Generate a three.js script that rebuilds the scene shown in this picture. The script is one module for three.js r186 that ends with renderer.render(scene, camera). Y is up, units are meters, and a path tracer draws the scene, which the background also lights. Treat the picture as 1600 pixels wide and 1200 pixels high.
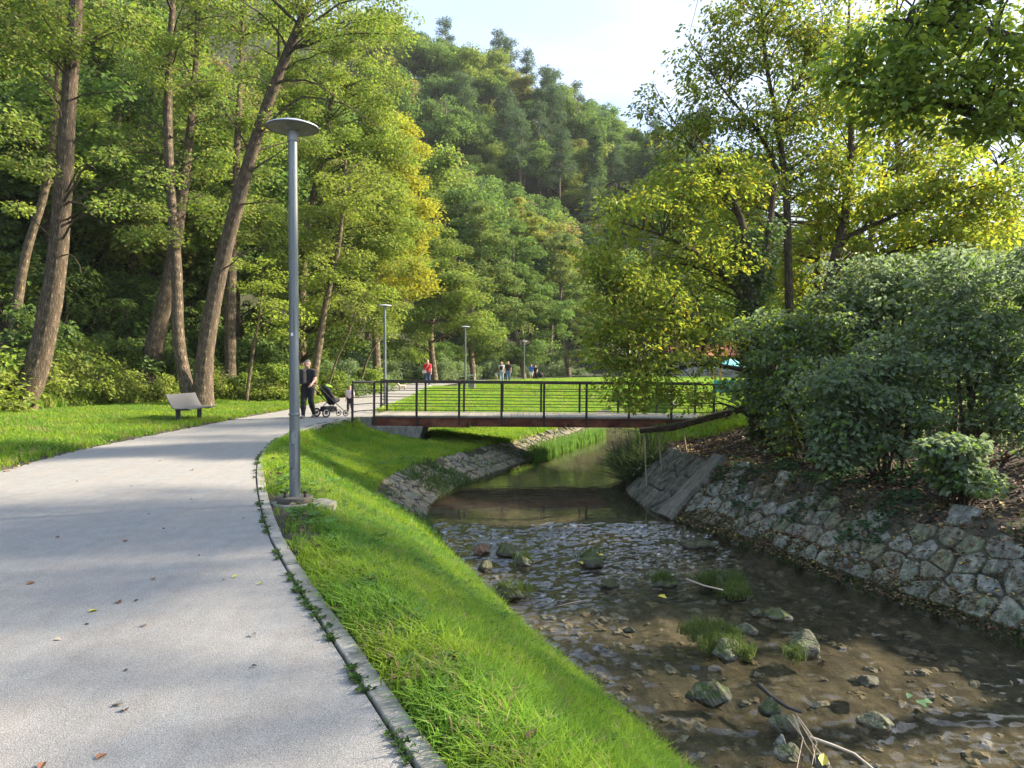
import * as THREE from 'three';
import { RoundedBoxGeometry } from 'three/addons/geometries/RoundedBoxGeometry.js';
import { createNoise2D, createNoise3D } from 'simplex-noise';

// ---------------------------------------------------------------- camera, sky, sun, exposure
const scene = new THREE.Scene();
const EYE = 1.55, FPX = 1150, TILT = Math.atan(25 / FPX);           // eye height; focal length and horizon offset in photo pixels
const camera = new THREE.PerspectiveCamera(2 * Math.atan(600 / FPX) * 180 / Math.PI, 4 / 3, 0.05, 900);
camera.position.set(0, EYE, 0);
camera.rotation.set(-TILT, 0, 0);
camera.updateMatrixWorld(true);
const renderer = new THREE.WebGLRenderer({ antialias: true });
renderer.toneMapping = THREE.LinearToneMapping;
renderer.toneMappingExposure = 4.6;
renderer.shadowMap.enabled = true;
const SUN_AZ = 71 * Math.PI / 180, SUN_EL = 31 * Math.PI / 180;      // to the right of the view, a little ahead
const SUN = new THREE.Vector3(Math.sin(SUN_AZ) * Math.cos(SUN_EL), Math.sin(SUN_EL), -Math.cos(SUN_AZ) * Math.cos(SUN_EL));
const sun = new THREE.DirectionalLight(new THREE.Color().setRGB(1, 0.87, 0.68), 3.7);
sun.position.copy(SUN).multiplyScalar(200);
sun.castShadow = true;
sun.shadow.radius = 3.2;
sun.shadow.mapSize.set(4096, 4096);
Object.assign(sun.shadow.camera, { left: -120, right: 120, top: 120, bottom: -120, near: 1, far: 500 });
scene.add(sun);
scene.fog = new THREE.FogExp2(new THREE.Color().setRGB(0.88, 0.92, 0.94), 0.00018);

function rng(seed) { let a = seed >>> 0; return () => { a = (a + 0x6D2B79F5) | 0; let t = Math.imul(a ^ (a >>> 15), 1 | a); t = (t + Math.imul(t ^ (t >>> 7), 61 | t)) ^ t; return ((t ^ (t >>> 14)) >>> 0) / 4294967296; }; }
const n2 = createNoise2D(rng(11)), n3 = createNoise3D(rng(12));
const fbm = (x, y, o = 4) => { let s = 0, a = 0.5, f = 1; for (let i = 0; i < o; i++) { s += a * n2(x * f + i * 17.3, y * f - i * 9.1); a *= 0.5; f *= 2.03; } return s; };
const fbm3 = (x, y, z, o = 4) => { let s = 0, a = 0.5, f = 1; for (let i = 0; i < o; i++) { s += a * n3(x * f + i * 7.3, y * f, z * f - i * 5.1); a *= 0.5; f *= 2.03; } return s; };
const clamp = (x, a = 0, b = 1) => Math.max(a, Math.min(b, x));
const lerp = (a, b, t) => a + (b - a) * t;
const sstep = (a, b, x) => { const t = clamp((x - a) / (b - a)); return t * t * (3 - 2 * t); };
const V = (x, y, z) => new THREE.Vector3(x, y, z);

{ // pale sky with thin high cloud
  const W = 1024, H = 512, d = new Float32Array(W * H * 4);
  for (let j = 0; j < H; j++) for (let i = 0; i < W; i++) {
    const phi = (i / W - 0.5) * 2 * Math.PI, th = (j / H - 0.5) * Math.PI;
    const x = Math.cos(phi) * Math.cos(th), y = Math.sin(th), z = Math.sin(phi) * Math.cos(th);
    const e = Math.max(0, y), k = Math.pow(1 - e, 2.2);
    let r = lerp(0.155, 0.192, k), g = lerp(0.225, 0.238, k), b = lerp(0.36, 0.315, k);
    const px = x / (e + 0.22), pz = z / (e + 0.22);
    let c = fbm(px * 0.8 + 3, pz * 1.5 + 1, 5) * 0.9 + fbm(px * 2.6, pz * 4 + 8, 3) * 0.3;
    c = sstep(-0.25, 0.6, c) * 0.75;
    r = lerp(r, 0.22, c); g = lerp(g, 0.242, c); b = lerp(b, 0.29, c);
    const s = Math.max(0, x * SUN.x + y * SUN.y + z * SUN.z), glow = 0.55 * Math.pow(s, 10) + 0.1 * Math.pow(s, 3);
    r += glow * 1.0; g += glow * 0.95; b += glow * 0.85;
    const o = (j * W + i) * 4; d[o] = r; d[o + 1] = g; d[o + 2] = b; d[o + 3] = 1;
  }
  const t = new THREE.DataTexture(d, W, H, THREE.RGBAFormat, THREE.FloatType);
  t.mapping = THREE.EquirectangularReflectionMapping; t.magFilter = THREE.LinearFilter; t.minFilter = THREE.LinearFilter; t.needsUpdate = true;
  scene.background = t; scene.environment = t;
}

// ---------------------------------------------------------------- photo pixel -> place
function P(u, v, D) {                                                // the point at forward distance D on the ray of photo pixel (u, v)
  const cx = (u - 800) / FPX, cy = (600 - v) / FPX, s = Math.sin(TILT), c = Math.cos(TILT);
  const y = -s + cy * c, z = -c - cy * s, k = D / -z;
  return V(cx * k, EYE + y * k, -D);
}
function GP(u, v, y = 0) { const q = P(u, v, 1); return P(u, v, (y - EYE) / (q.y - EYE)); }   // ... and where that ray meets height y
const PXM = (px, D) => px * D / FPX;

// ---------------------------------------------------------------- helpers: objects
const taken = {};
function numbered(n) { taken[n] = (taken[n] ?? -1) + 1; return taken[n] ? `${n}_${String(taken[n]).padStart(3, '0')}` : n; }
function shade(o) { o.traverse((m) => { if (m.isMesh) { m.castShadow = true; m.receiveShadow = true; } }); return o; }
function tag(o, label, category, group, kind) { if (label) o.userData.label = label; if (category) o.userData.category = category; if (group) o.userData.group = group; if (kind) o.userData.kind = kind; return o; }
function thing(name, label, category, pos, group) { const o = new THREE.Group(); o.name = numbered(name); if (pos) o.position.copy(pos); tag(o, label, category, group); scene.add(o); return o; }
function part(parent, name, geo, mat, pos) { const m = new THREE.Mesh(geo, mat); m.name = name; if (pos) m.position.copy(pos); m.castShadow = m.receiveShadow = true; parent.add(m); return m; }
function single(name, geo, mat, label, category, group, kind) { const m = new THREE.Mesh(geo, mat); m.name = numbered(name); m.castShadow = m.receiveShadow = true; tag(m, label, category, group, kind); scene.add(m); return m; }
function structure(name, geo, mat, label) { return single(name, geo, mat, label, undefined, undefined, 'structure'); }
function copyOf(o, pos, turn, scale, label, group) { const c = o.clone(); c.name = numbered(o.name.replace(/_\d{3}$/, '')); c.position.copy(pos); c.rotation.y = turn; if (scale) c.scale.copy(scale); c.userData = { ...o.userData }; if (label) c.userData.label = label; if (group) c.userData.group = group; scene.add(c); return c; }

class Geo {                                                          // growing arrays of vertices and faces
  constructor() { this.p = []; this.c = []; this.uv = []; this.i = []; }
  get n() { return this.p.length / 3; }
  v(x, y, z) { this.p.push(x, y, z); return this.p.length / 3 - 1; }
  tube(pts, seg = 7, caps = true, uvScale = 1) {                     // pts: [Vector3, radius]
    const base = this.n; let len = 0; const t = V(), a = V(), b = V();
    pts.forEach(([q, r], k) => {
      const p0 = pts[Math.max(0, k - 1)][0], p1 = pts[Math.min(pts.length - 1, k + 1)][0];
      t.subVectors(p1, p0).normalize();
      if (k) len += q.distanceTo(pts[k - 1][0]);
      if (!k) a.crossVectors(Math.abs(t.y) > 0.9 ? V(1, 0, 0) : V(0, 1, 0), t); else a.addScaledVector(t, -a.dot(t)); a.normalize(); b.crossVectors(t, a);
      for (let s = 0; s <= seg; s++) { const f = s / seg * Math.PI * 2, cx = Math.cos(f) * r, sx = Math.sin(f) * r; this.v(q.x + a.x * cx + b.x * sx, q.y + a.y * cx + b.y * sx, q.z + a.z * cx + b.z * sx); this.uv.push(s / seg * 2 * Math.max(1, Math.round(pts[0][1] * 4)) * uvScale, len * uvScale); }
    });
    for (let k = 0; k < pts.length - 1; k++) for (let s = 0; s < seg; s++) { const q = base + k * (seg + 1) + s; this.i.push(q, q + 1, q + seg + 2, q, q + seg + 2, q + seg + 1); }
    if (caps) for (const k of [0, pts.length - 1]) { const q = pts[k][0], cc = this.v(q.x, q.y, q.z); this.uv.push(0, 0); for (let s = 0; s < seg; s++) { const r = base + k * (seg + 1) + s; k ? this.i.push(cc, r, r + 1) : this.i.push(cc, r + 1, r); } }
    return this;
  }
  box(x0, x1, y0, y1, z0, z1) {
    const g = new THREE.BoxGeometry(x1 - x0, y1 - y0, z1 - z0).translate((x0 + x1) / 2, (y0 + y1) / 2, (z0 + z1) / 2); return this.add(g);
  }
  add(g) { const b = this.n, q = g.attributes.position.array, w = g.attributes.uv?.array; for (let k = 0; k < q.length; k++) this.p.push(q[k]); for (let k = 0; k < q.length / 3 * 2; k++) this.uv.push(w ? w[k] : 0); if (g.index) for (const k of g.index.array) this.i.push(b + k); else for (let k = 0; k < q.length / 3; k++) this.i.push(b + k); return this; }
  build(normals = true) {
    const g = new THREE.BufferGeometry();
    g.setAttribute('position', new THREE.Float32BufferAttribute(this.p, 3));
    if (this.uv.length === this.n * 2) g.setAttribute('uv', new THREE.Float32BufferAttribute(this.uv, 2));
    if (this.c.length === this.p.length) g.setAttribute('color', new THREE.Float32BufferAttribute(this.c, 3));
    g.setIndex(this.n > 65535 ? new THREE.Uint32BufferAttribute(this.i, 1) : new THREE.Uint16BufferAttribute(this.i, 1));
    if (normals) g.computeVertexNormals();
    return g;
  }
}
function grey(W, H, f, repeatX = 1, repeatY = 1, srgb = true) {        // a tiling-friendly greyscale or rgb texture
  const d = new Uint8Array(W * H * 4);
  for (let j = 0; j < H; j++) for (let i = 0; i < W; i++) { const c = f(i / W, j / H, i, j), o = (j * W + i) * 4; const q = Array.isArray(c) ? c : [c, c, c]; d[o] = clamp(q[0]) * 255; d[o + 1] = clamp(q[1]) * 255; d[o + 2] = clamp(q[2]) * 255; d[o + 3] = 255; }
  const t = new THREE.DataTexture(d, W, H); t.wrapS = t.wrapT = THREE.RepeatWrapping; t.magFilter = THREE.LinearFilter; t.minFilter = THREE.LinearMipmapLinearFilter; t.generateMipmaps = true; t.repeat.set(repeatX, repeatY);
  if (srgb) t.colorSpace = THREE.SRGBColorSpace; t.needsUpdate = true; return t;
}
const torus = (u, v, s, seed, o = 4) => {                            // noise that tiles in u and v
  const a = u * Math.PI * 2, b = v * Math.PI * 2; let r = 0, am = 0.5, f = s / (2 * Math.PI);
  for (let k = 0; k < o; k++) { r += am * (n3(Math.cos(a) * f + seed, Math.sin(a) * f, Math.cos(b) * f + k * 3.1) + n3(Math.sin(b) * f + seed, Math.cos(a) * f * 1.01 + 9, Math.sin(a) * f + k)) * 0.6; am *= 0.55; f *= 2.05; }
  return r;
};
const L = (r, g, b) => new THREE.Color().setRGB(r, g, b);
const std = (color, rough = 0.8, more = {}) => new THREE.MeshStandardMaterial({ color, roughness: rough, ...more });

// ---------------------------------------------------------------- materials
const tR = rng(5);
const asphaltTex = (() => { const W = 1024, s = new Float32Array(W * W).map(() => tR()); return grey(W, W, (u, v, i, j) => {
  const a = s[j * W + i], b = s[(j >> 1) * W + (i >> 1)], c = s[((j >> 2) + 300) % W * W + ((i >> 2) + 77) % W];
  const m = torus(u, v, 5, 3, 5) * 0.10; let k = 0.72 + (b - 0.5) * 0.26 + (c - 0.5) * 0.12 + m * 0.5; if (a > 0.95) k += 0.10; if (b < 0.04) k -= 0.16;
  const w = torus(u, v, 2.5, 41, 3) * 0.02; return [k + w, k, k - w * 0.9]; }); })();
const asphaltBump = (() => { const W = 512, s = new Float32Array(W * W).map(() => tR()); return grey(W, W, (u, v, i, j) => 0.5 + (s[(j >> 1) * W + (i >> 1)] - 0.5) * 0.8 + (s[j * W + i] - 0.5) * 0.2, 1, 1, false); })();
const barkTex = grey(256, 512, (u, v) => { const w = torus(u, v, 7, 1, 3) * 0.09; const f = Math.abs(torus((u + w) % 1, (v * 0.16) % 1, 15, 2, 3)); const k = clamp(0.38 + f * 1.1 + torus(u, v, 24, 6, 2) * 0.18); const m = clamp(torus(u, v, 6, 8, 3) * 1.4); return [k, k * 0.93 + m * 0.05, k * 0.86 - m * 0.03]; });
const barkBump = grey(256, 512, (u, v) => { const w = torus(u, v, 7, 1, 3) * 0.09; const f = Math.abs(torus((u + w) % 1, (v * 0.16) % 1, 15, 2, 3)); return clamp(f * 1.9 + torus(u, v, 30, 6, 2) * 0.25); }, 1, 1, false);
const concTex = grey(512, 512, (u, v) => { const k = 0.74 + torus(u, v, 5, 21, 5) * 0.22 + (tR() - 0.5) * 0.10; const st = torus(u, v, 9, 25, 3) > 0.35 ? -0.10 : 0; return [k + st, k * 0.985 + st, k * 0.94 + st]; });
const concBump = grey(256, 256, (u, v) => 0.5 + torus(u, v, 20, 22, 4) * 0.5 + (tR() - 0.5) * 0.3, 1, 1, false);
const stoneTex = grey(512, 512, (u, v) => { const k = 0.72 + torus(u, v, 6, 31, 5) * 0.34 + (tR() - 0.5) * 0.12; const l = torus(u, v, 11, 35, 3) > 0.3 ? 0.10 : 0, m = clamp(torus(u, v, 4, 37, 3) * 1.5) * 0.16; return [k + l - m, k + l - m * 0.5, k * 0.96 + l - m]; });
const stoneBump = grey(512, 512, (u, v) => 0.5 + torus(u, v, 9, 33, 5) * 0.8, 1, 1, false);
const soilTex = grey(512, 512, (u, v) => { const k = 0.62 + torus(u, v, 10, 51, 4) * 0.4 + (tR() - 0.5) * 0.34; return [k, k * 0.98, k * 0.95]; });
const rustTex = grey(512, 256, (u, v) => { const k = torus(u, v, 5, 61, 5), s = torus(u, v, 26, 63, 3) * 0.5; return [0.62 + k * 0.35 + s * 0.2, 0.50 + k * 0.42 + s * 0.2, 0.46 + k * 0.45 + s * 0.2]; });
const M = {
  path: std(L(0.49, 0.467, 0.432), 0.86, { map: asphaltTex, bumpMap: asphaltBump, bumpScale: 0.0022 }),
  kerb: std(L(0.50, 0.48, 0.44), 0.9, { map: concTex, bumpMap: concBump, bumpScale: 0.004 }),
  conc: std(L(0.40, 0.385, 0.35), 0.9, { map: concTex, bumpMap: concBump, bumpScale: 0.006 }),
  bark: std(L(0.44, 0.37, 0.29), 0.95, { map: barkTex, bumpMap: barkBump, bumpScale: 0.03 }),
  barkPale: std(L(0.42, 0.36, 0.26), 0.95, { map: barkTex, bumpMap: barkBump, bumpScale: 0.012 }),
  leaf: new THREE.MeshPhysicalMaterial({ color: 0xffffff, vertexColors: true, roughness: 1, transmission: 0.5, thickness: 0, side: THREE.DoubleSide, specularIntensity: 0.3 }),
  leafGloss: new THREE.MeshPhysicalMaterial({ color: 0xffffff, vertexColors: true, roughness: 1, transmission: 0.56, thickness: 0, side: THREE.DoubleSide, specularIntensity: 0.3, clearcoat: 0.25, clearcoatRoughness: 0.4 }),
  grass: new THREE.MeshPhysicalMaterial({ color: 0xffffff, roughness: 1, transmission: 0.45, thickness: 0, side: THREE.DoubleSide, specularIntensity: 0.3 }),
  litter: std(0xffffff, 0.9, { side: THREE.DoubleSide }),
  ground: std(0xffffff, 0.97, { vertexColors: true, map: soilTex, bumpMap: soilTex, bumpScale: 0.02 }),
  rail: std(L(0.045, 0.032, 0.026), 0.55, { metalness: 0.3 }),
  rust: std(L(0.37, 0.175, 0.09), 0.85, { map: rustTex }),
  galv: std(L(0.42, 0.47, 0.50), 0.42, { metalness: 0.55, map: concTex }),
  water: new THREE.MeshPhysicalMaterial({ color: L(0.78, 0.76, 0.67), roughness: 0.04, transmission: 1, thickness: 0, ior: 1.33 }),
};

M.barkDark = M.bark;                                                 // one bark for all the brown trunks
// ---------------------------------------------------------------- lie of the land (x to the right, D = metres ahead)
function curve(pts) {                                                // [x, D] -> x(D), smooth
  const n = pts.length, m = pts.map((_, i) => { const a = pts[Math.max(0, i - 1)], b = pts[Math.min(n - 1, i + 1)]; return (b[0] - a[0]) / (b[1] - a[1]); });
  return (D) => { if (D <= pts[0][1]) return pts[0][0] + m[0] * (D - pts[0][1]); if (D >= pts[n - 1][1]) return pts[n - 1][0] + m[n - 1] * (D - pts[n - 1][1]);
    let i = 0; while (pts[i + 1][1] < D) i++; const h = pts[i + 1][1] - pts[i][1], t = (D - pts[i][1]) / h, t2 = t * t, t3 = t2 * t;
    return (2 * t3 - 3 * t2 + 1) * pts[i][0] + (t3 - 2 * t2 + t) * h * m[i] + (-2 * t3 + 3 * t2) * pts[i + 1][0] + (t3 - t2) * h * m[i + 1]; };
}
const XR = curve([[3.6, -6], [2.6, -4], [1.3, -1], [0.45, 1], [-0.446, 2.85], [-0.88, 3.75], [-1.57, 5.17], [-2.28, 6.73], [-3.22, 9.14], [-4.05, 11.5], [-4.7, 13.7], [-5.2, 16.2], [-5.38, 18.8], [-5.3, 21], [-5.0, 23.6], [-4.75, 27], [-4.7, 36], [-4.8, 46], [-4.5, 53], [-3.2, 61], [0, 70], [7, 80], [18, 89], [36, 97]]);
const XL = curve([[-0.4, -6], [-1.3, -4], [-2.6, -1], [-3.5, 1], [-4.4, 3], [-5.4, 5.2], [-6.6, 8], [-7.6, 10.9], [-8.1, 13.4], [-8.25, 15.8], [-8.35, 19.2], [-8.4, 23.4], [-8.3, 27], [-8.1, 36], [-8.0, 48], [-7.7, 56], [-6.2, 65], [-2, 75], [5, 84.5], [17, 94], [34, 102]]);
const WL = curve([[5, -6], [3.6, -2], [2.8, 1], [1.9, 3.5], [1.2, 5.6], [0.4, 7.7], [-0.1, 9.1], [-1.15, 12.4], [-1.75, 15], [-1.78, 17.2], [-0.99, 20.6], [0.75, 25], [2.1, 28.6], [3.5, 32], [5.4, 40], [7, 50], [9, 62], [12, 75]]);
const WR = curve([[11.5, -6], [9.4, -2], [7.6, 3], [6.5, 6], [5.6, 8.06], [4.6, 10.6], [3.8, 13.2], [3.1, 15.2], [2.85, 18], [3.2, 21.3], [3.9, 25], [5.2, 30], [7, 36], [9.4, 48], [12, 60], [16, 73]]);
const TOE = curve([[-15.5, -10], [-16.5, 10], [-17, 22], [-15.2, 30], [-13.2, 38], [-11.9, 45], [-10.8, 52], [-8, 63], [-2.5, 76], [5, 91], [16, 107], [36, 122], [70, 136]]);
const YW = -1.5;
const wallTopL = (D) => lerp(-0.98, -0.84, sstep(25, 34, D)), RUNL = 1.15;
const hasWallL = (D) => sstep(13.2, 14.6, D) * (1 - sstep(44, 50, D));
function hillLeft(x, D) {                                            // metres beyond the toe of the wooded slope
  const k = (TOE(D + 1) - TOE(D - 1)) / 2, d = (TOE(D) - x) / Math.sqrt(1 + k * k);
  return d;
}
const pathY = (D) => 0.36 * sstep(25, 48, D);                        // the path climbs a little past the bridge
function height(x, D) {
  const xr = XR(D), xl = XL(D), wl = WL(D), wr = WR(D), riv = 1 - sstep(52, 64, D), py = pathY(D);
  let y;
  if (x < xl) { y = py + 0.01 + 0.05 * Math.min(4, xl - x) + 0.02 * fbm(x * 0.7, D * 0.7, 2) * clamp(xl - x); }
  else if (x <= xr) y = py - 0.02;
  else if (x < wl) {
    const w = wl - xr, s = x - xr, hw = hasWallL(D);
    const t = clamp((s - 0.55) / (w - 0.55)), grassy = -1.52 * Math.pow(t, 1.15) - 0.006;
    const run = RUNL, top = wallTopL(D), far = sstep(25, 29, D);
    let walled;
    if (s < w - run) { const q = clamp((s - 0.2) / (w - run - 0.2)); walled = lerp(py, top, lerp(Math.pow(q, lerp(0.95, 0.36, sstep(15, 20, D))), Math.pow(q, 1.25), far)) - 0.006; }
    else walled = lerp(top, YW - 0.05, (s - (w - run)) / run);
    y = lerp(grassy, walled, hw) + 0.06 * fbm(x * 1.3, D * 1.3, 3) * clamp(s - 0.2) * clamp((wl - x) * 2);
    y = lerp(py - 0.05, y, riv);
  } else if (x <= wr) {
    const q = (x - wl) / (wr - wl), pool = sstep(14.2, 16.5, D) * (1 - sstep(25, 31, D));
    const depth = lerp(0.20, 0.5, pool) * (0.35 + 0.65 * Math.sin(Math.PI * clamp(q, 0.02, 0.98))) + lerp(0.09, 0.03, pool) * fbm(x * 1.3, D * 0.9, 4) + 0.05 * sstep(0.55, 0.9, q) * (1 - pool) + 0.02 * fbm(x * 7, D * 6, 2);
    y = YW - Math.max(0.08, depth) - 0.02; y = lerp(py - 0.05, y, riv);
  } else {
    const k = (WR(D + 0.5) - WR(D - 0.5)), p = (x - wr) / Math.sqrt(1 + k * k);
    if (p < 1.2) y = lerp(YW - 0.06, -0.42, p / 1.2); else y = lerp(-0.42, 0.12, sstep(0, 1, (p - 1.2) / 3.2));
    y += 0.05 * fbm(x * 1.2, D * 1.2, 3) * sstep(1, 2, p); y = lerp(py - 0.05, y, riv);
  }
  const d = hillLeft(x, D);
  if (d > -1.5) { const q = Math.max(0, d + 1.5), top = Math.max(16, 74 + 6 * n2(x * 0.012, D * 0.012) - 0.5 * (x + 5)), slope = 0.90 * q * (1 - Math.exp(-q / 6)); y += -9 * Math.log(Math.exp(-slope / 9) + Math.exp(-top / 9)) + fbm(x * 0.06, D * 0.06, 3) * Math.min(4, q * 0.12); }
  const e = (x - 46 - 14 * Math.sin(D * 0.02)) * 0.8 + Math.max(0, D - 125) * 0.35;
  if (e > 0) y += 40 * (1 - Math.exp(-e * 0.55 / 40)) * (d > 0 ? Math.exp(-d / 15) : 1);
  return y;
}
const onGround = (x, D, dy = 0) => V(x, height(x, D) + dy, -D);

function axis(stops) { const r = []; for (let k = 0; k < stops.length - 1; k++) { const [a, s] = stops[k], b = stops[k + 1][0], n = Math.max(1, Math.round((b - a) / s)); for (let i = 0; i < n; i++) r.push(a + (b - a) * i / n); } r.push(stops[stops.length - 1][0]); return r; }
{ // the ground: one sheet, with banks, bed and hills
  const xs = axis([[-170, 8], [-60, 3], [-14, 0.7], [-9, 0.3], [-6, 0.14], [9, 0.3], [16, 1.2], [40, 5], [170, 0]]), ds = axis([[-14, 1], [1, 0.16], [32, 0.35], [60, 1.2], [110, 4], [240, 0]]);
  const g = new Geo(), nx = xs.length;
  for (const D of ds) for (const x of xs) {
    g.v(x, height(x, D), -D); g.uv.push(x * 0.5, D * 0.5);
    const xr = XR(D), xl = XL(D), wl = WL(D), wr = WR(D), k = 0.85 + 0.3 * fbm(x * 0.9, D * 0.9, 3), hill = hillLeft(x, D);
    let c = [0.055, 0.085, 0.018];                                   // earth under grass
    if (x > xr && x < wl) { const bare = Math.exp(-Math.pow((x - xr - 0.35) / 0.35, 2)) * sstep(5, 7, D) * (1 - sstep(10, 12.5, D)); c = [lerp(c[0], 0.17, bare), lerp(c[1], 0.13, bare), lerp(c[2], 0.085, bare)]; if (hasWallL(D) > 0.5 && x > wl - RUNL) c = [0.12, 0.10, 0.06]; }
    if (x > xl - 0.35 && x < xl) c = [0.17, 0.14, 0.10];
    if (x >= wl && x <= wr) c = [0.185, 0.165, 0.13];
    if (x > wr) { const p = x - wr; c = p < 1.4 ? [0.235, 0.215, 0.145] : D < 19.5 ? [0.10, 0.068, 0.042] : [0.07, 0.085, 0.02]; }
    if (hill > 0.5) c = [0.06, 0.07, 0.024];
    if (x > 4 && D > 55 && hill < 0) c = [0.06, 0.10, 0.02];
    g.c.push(c[0] * k, c[1] * k, c[2] * k);
  }
  for (let j = 0; j < ds.length - 1; j++) for (let i = 0; i < nx - 1; i++) { const a = j * nx + i; g.i.push(a, a + 1, a + nx + 1, a, a + nx + 1, a + nx); }
  structure('ground', g.build(), M.ground, 'grassy banks, stream bed and earth of the wooded slopes');
}
{ // the footway
  const g = new Geo(); let row = 0;
  for (const D of axis([[-6, 0.5], [60, 1.0], [97, 0]])) { const a = XL(D), b = XR(D) + 0.042; for (let k = 0; k <= 6; k++) { const x = lerp(a, b, k / 6) + (k === 0 ? 0.06 * n2(D * 0.9, 3) + 0.04 * n2(D * 3, 8) : 0); g.v(x, pathY(D) + 0.004 + 0.012 * Math.sin(k / 6 * Math.PI), -D); g.uv.push(x * 0.85, D * 0.85); } if (row++) { const o = (row - 2) * 7; for (let k = 0; k < 6; k++) g.i.push(o + k, o + k + 1, o + k + 8, o + k, o + k + 8, o + k + 7); } }
  structure('path', g.build(), M.path, 'pale grey asphalt footpath curving along the stream');
}
{ // kerb stones along the stream side of the path, with joints
  const kerb = new THREE.Group(); kerb.name = 'kerb'; tag(kerb, 'line of concrete kerb stones between path and grass bank', undefined, undefined, 'structure'); scene.add(kerb);
  const r = rng(71); let D = -2.5;
  while (D < 22.6) {
    const k = (XR(D + 0.1) - XR(D - 0.1)) / 0.2, dl = 1 / Math.sqrt(1 + k * k), D2 = D + dl * (D > 11 ? 0.6 : 1.0), nrm = V(1, 0, k).normalize();
    const a = V(XR(D), 0, -D), b = V(XR(D2), 0, -D2), len = a.distanceTo(b) - 0.012;
    const g = new RoundedBoxGeometry(0.105, 0.2, len, 1, 0.012); { const q = g.attributes.position, w = g.attributes.uv; for (let i = 0; i < q.count; i++) w.setXY(i, q.getX(i) * 0.8 + r() * 0.001, q.getZ(i) * 0.8 + D * 0.37); }
    const m = part(kerb, 'kerb_stone', g, M.kerb, a.clone().add(b).multiplyScalar(0.5).addScaledVector(nrm, 0.105).setY(-0.086 + r() * 0.006));
    m.lookAt(b.clone().addScaledVector(nrm, 0.105).setY(m.position.y)); m.rotateZ((r() - 0.5) * 0.02); D = D2;
  }
}

// ---------------------------------------------------------------- stream
{
  const g = new Geo(), ds = axis([[-5, 0.25], [2.5, 0.045], [14.6, 0.08], [22, 0.14], [34, 0.4], [64, 0]]), N = 110;
  ds.forEach((D, j) => {
    const a = WL(D) - 0.45, b = WR(D) + 0.35, pool = sstep(14.0, 14.9, D) * (1 - sstep(30, 33, D)), k = (WR(D + 0.3) - WR(D - 0.3)) / 0.6 * 0.5 + (WL(D + 0.3) - WL(D - 0.3)) / 0.6 * 0.5;
    for (let i = 0; i <= N; i++) {
      const x = lerp(a, b, i / N), f = x - k * D * 0;                // across the flow
      const w = fbm(x * 2.2 + 0.5 * n2(x, D), D * 1.8, 3) * 0.03 + fbm(x * 3.4 + D * 0.9, D * 8, 3) * 0.032 + (1 - Math.abs(n2(x * 2.6 + D * 1.1, D * 5))) * 0.022;
      const calm = lerp(0.65, 1.1, sstep(-0.25, 0.35, fbm(x * 0.55, D * 0.35 + 4, 2))) * lerp(1, 0.65, sstep(WR(D) - 1.9, WR(D) - 0.5, x) * (D < 11 ? 1 : 0));
      const p = fbm(x * 1.2, D * 4, 2) * 0.0016 + fbm(x * 5, D * 14, 2) * 0.0007;
      const drop = 0.05 * sstep(15.0, 13.6, D);                      // the little step at the end of the pool
      g.v(x, YW + lerp(w * calm, p, pool) - drop, -D); g.uv.push(x, D);
    }
    if (j) for (let i = 0; i < N; i++) { const o = (j - 1) * (N + 1) + i; g.i.push(o, o + 1, o + N + 2, o, o + N + 2, o + N + 1); }
  });
  structure('stream', g.build(), M.water, 'shallow stream, rippling in front of a calm pool');
}
// ---------------------------------------------------------------- stones
function clipHalf(poly, nx, ny, c) { const out = []; for (let i = 0; i < poly.length; i++) { const a = poly[i], b = poly[(i + 1) % poly.length], da = nx * a[0] + ny * a[1] - c, db = nx * b[0] + ny * b[1] - c; if (da <= 0) out.push(a); if (da * db < 0) { const t = da / (da - db); out.push([a[0] + (b[0] - a[0]) * t, a[1] + (b[1] - a[1]) * t]); } } return out; }
function cells(seeds, reach, W0, W1, H0, H1) {
  return seeds.map((s, k) => { let p = [[Math.max(W0, s[0] - reach), Math.max(H0, s[1] - reach)], [Math.min(W1, s[0] + reach), Math.max(H0, s[1] - reach)], [Math.min(W1, s[0] + reach), Math.min(H1, s[1] + reach)], [Math.max(W0, s[0] - reach), Math.min(H1, s[1] + reach)]];
    seeds.forEach((q, m) => { if (m === k) return; const dx = q[0] - s[0], dy = q[1] - s[1], d = Math.hypot(dx, dy); if (d > reach * 2) return; const nx = dx / d, ny = dy / d; p = clipHalf(p, nx, ny, nx * (s[0] + q[0]) / 2 + ny * (s[1] + q[1]) / 2); });
    return p; });
}
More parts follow.
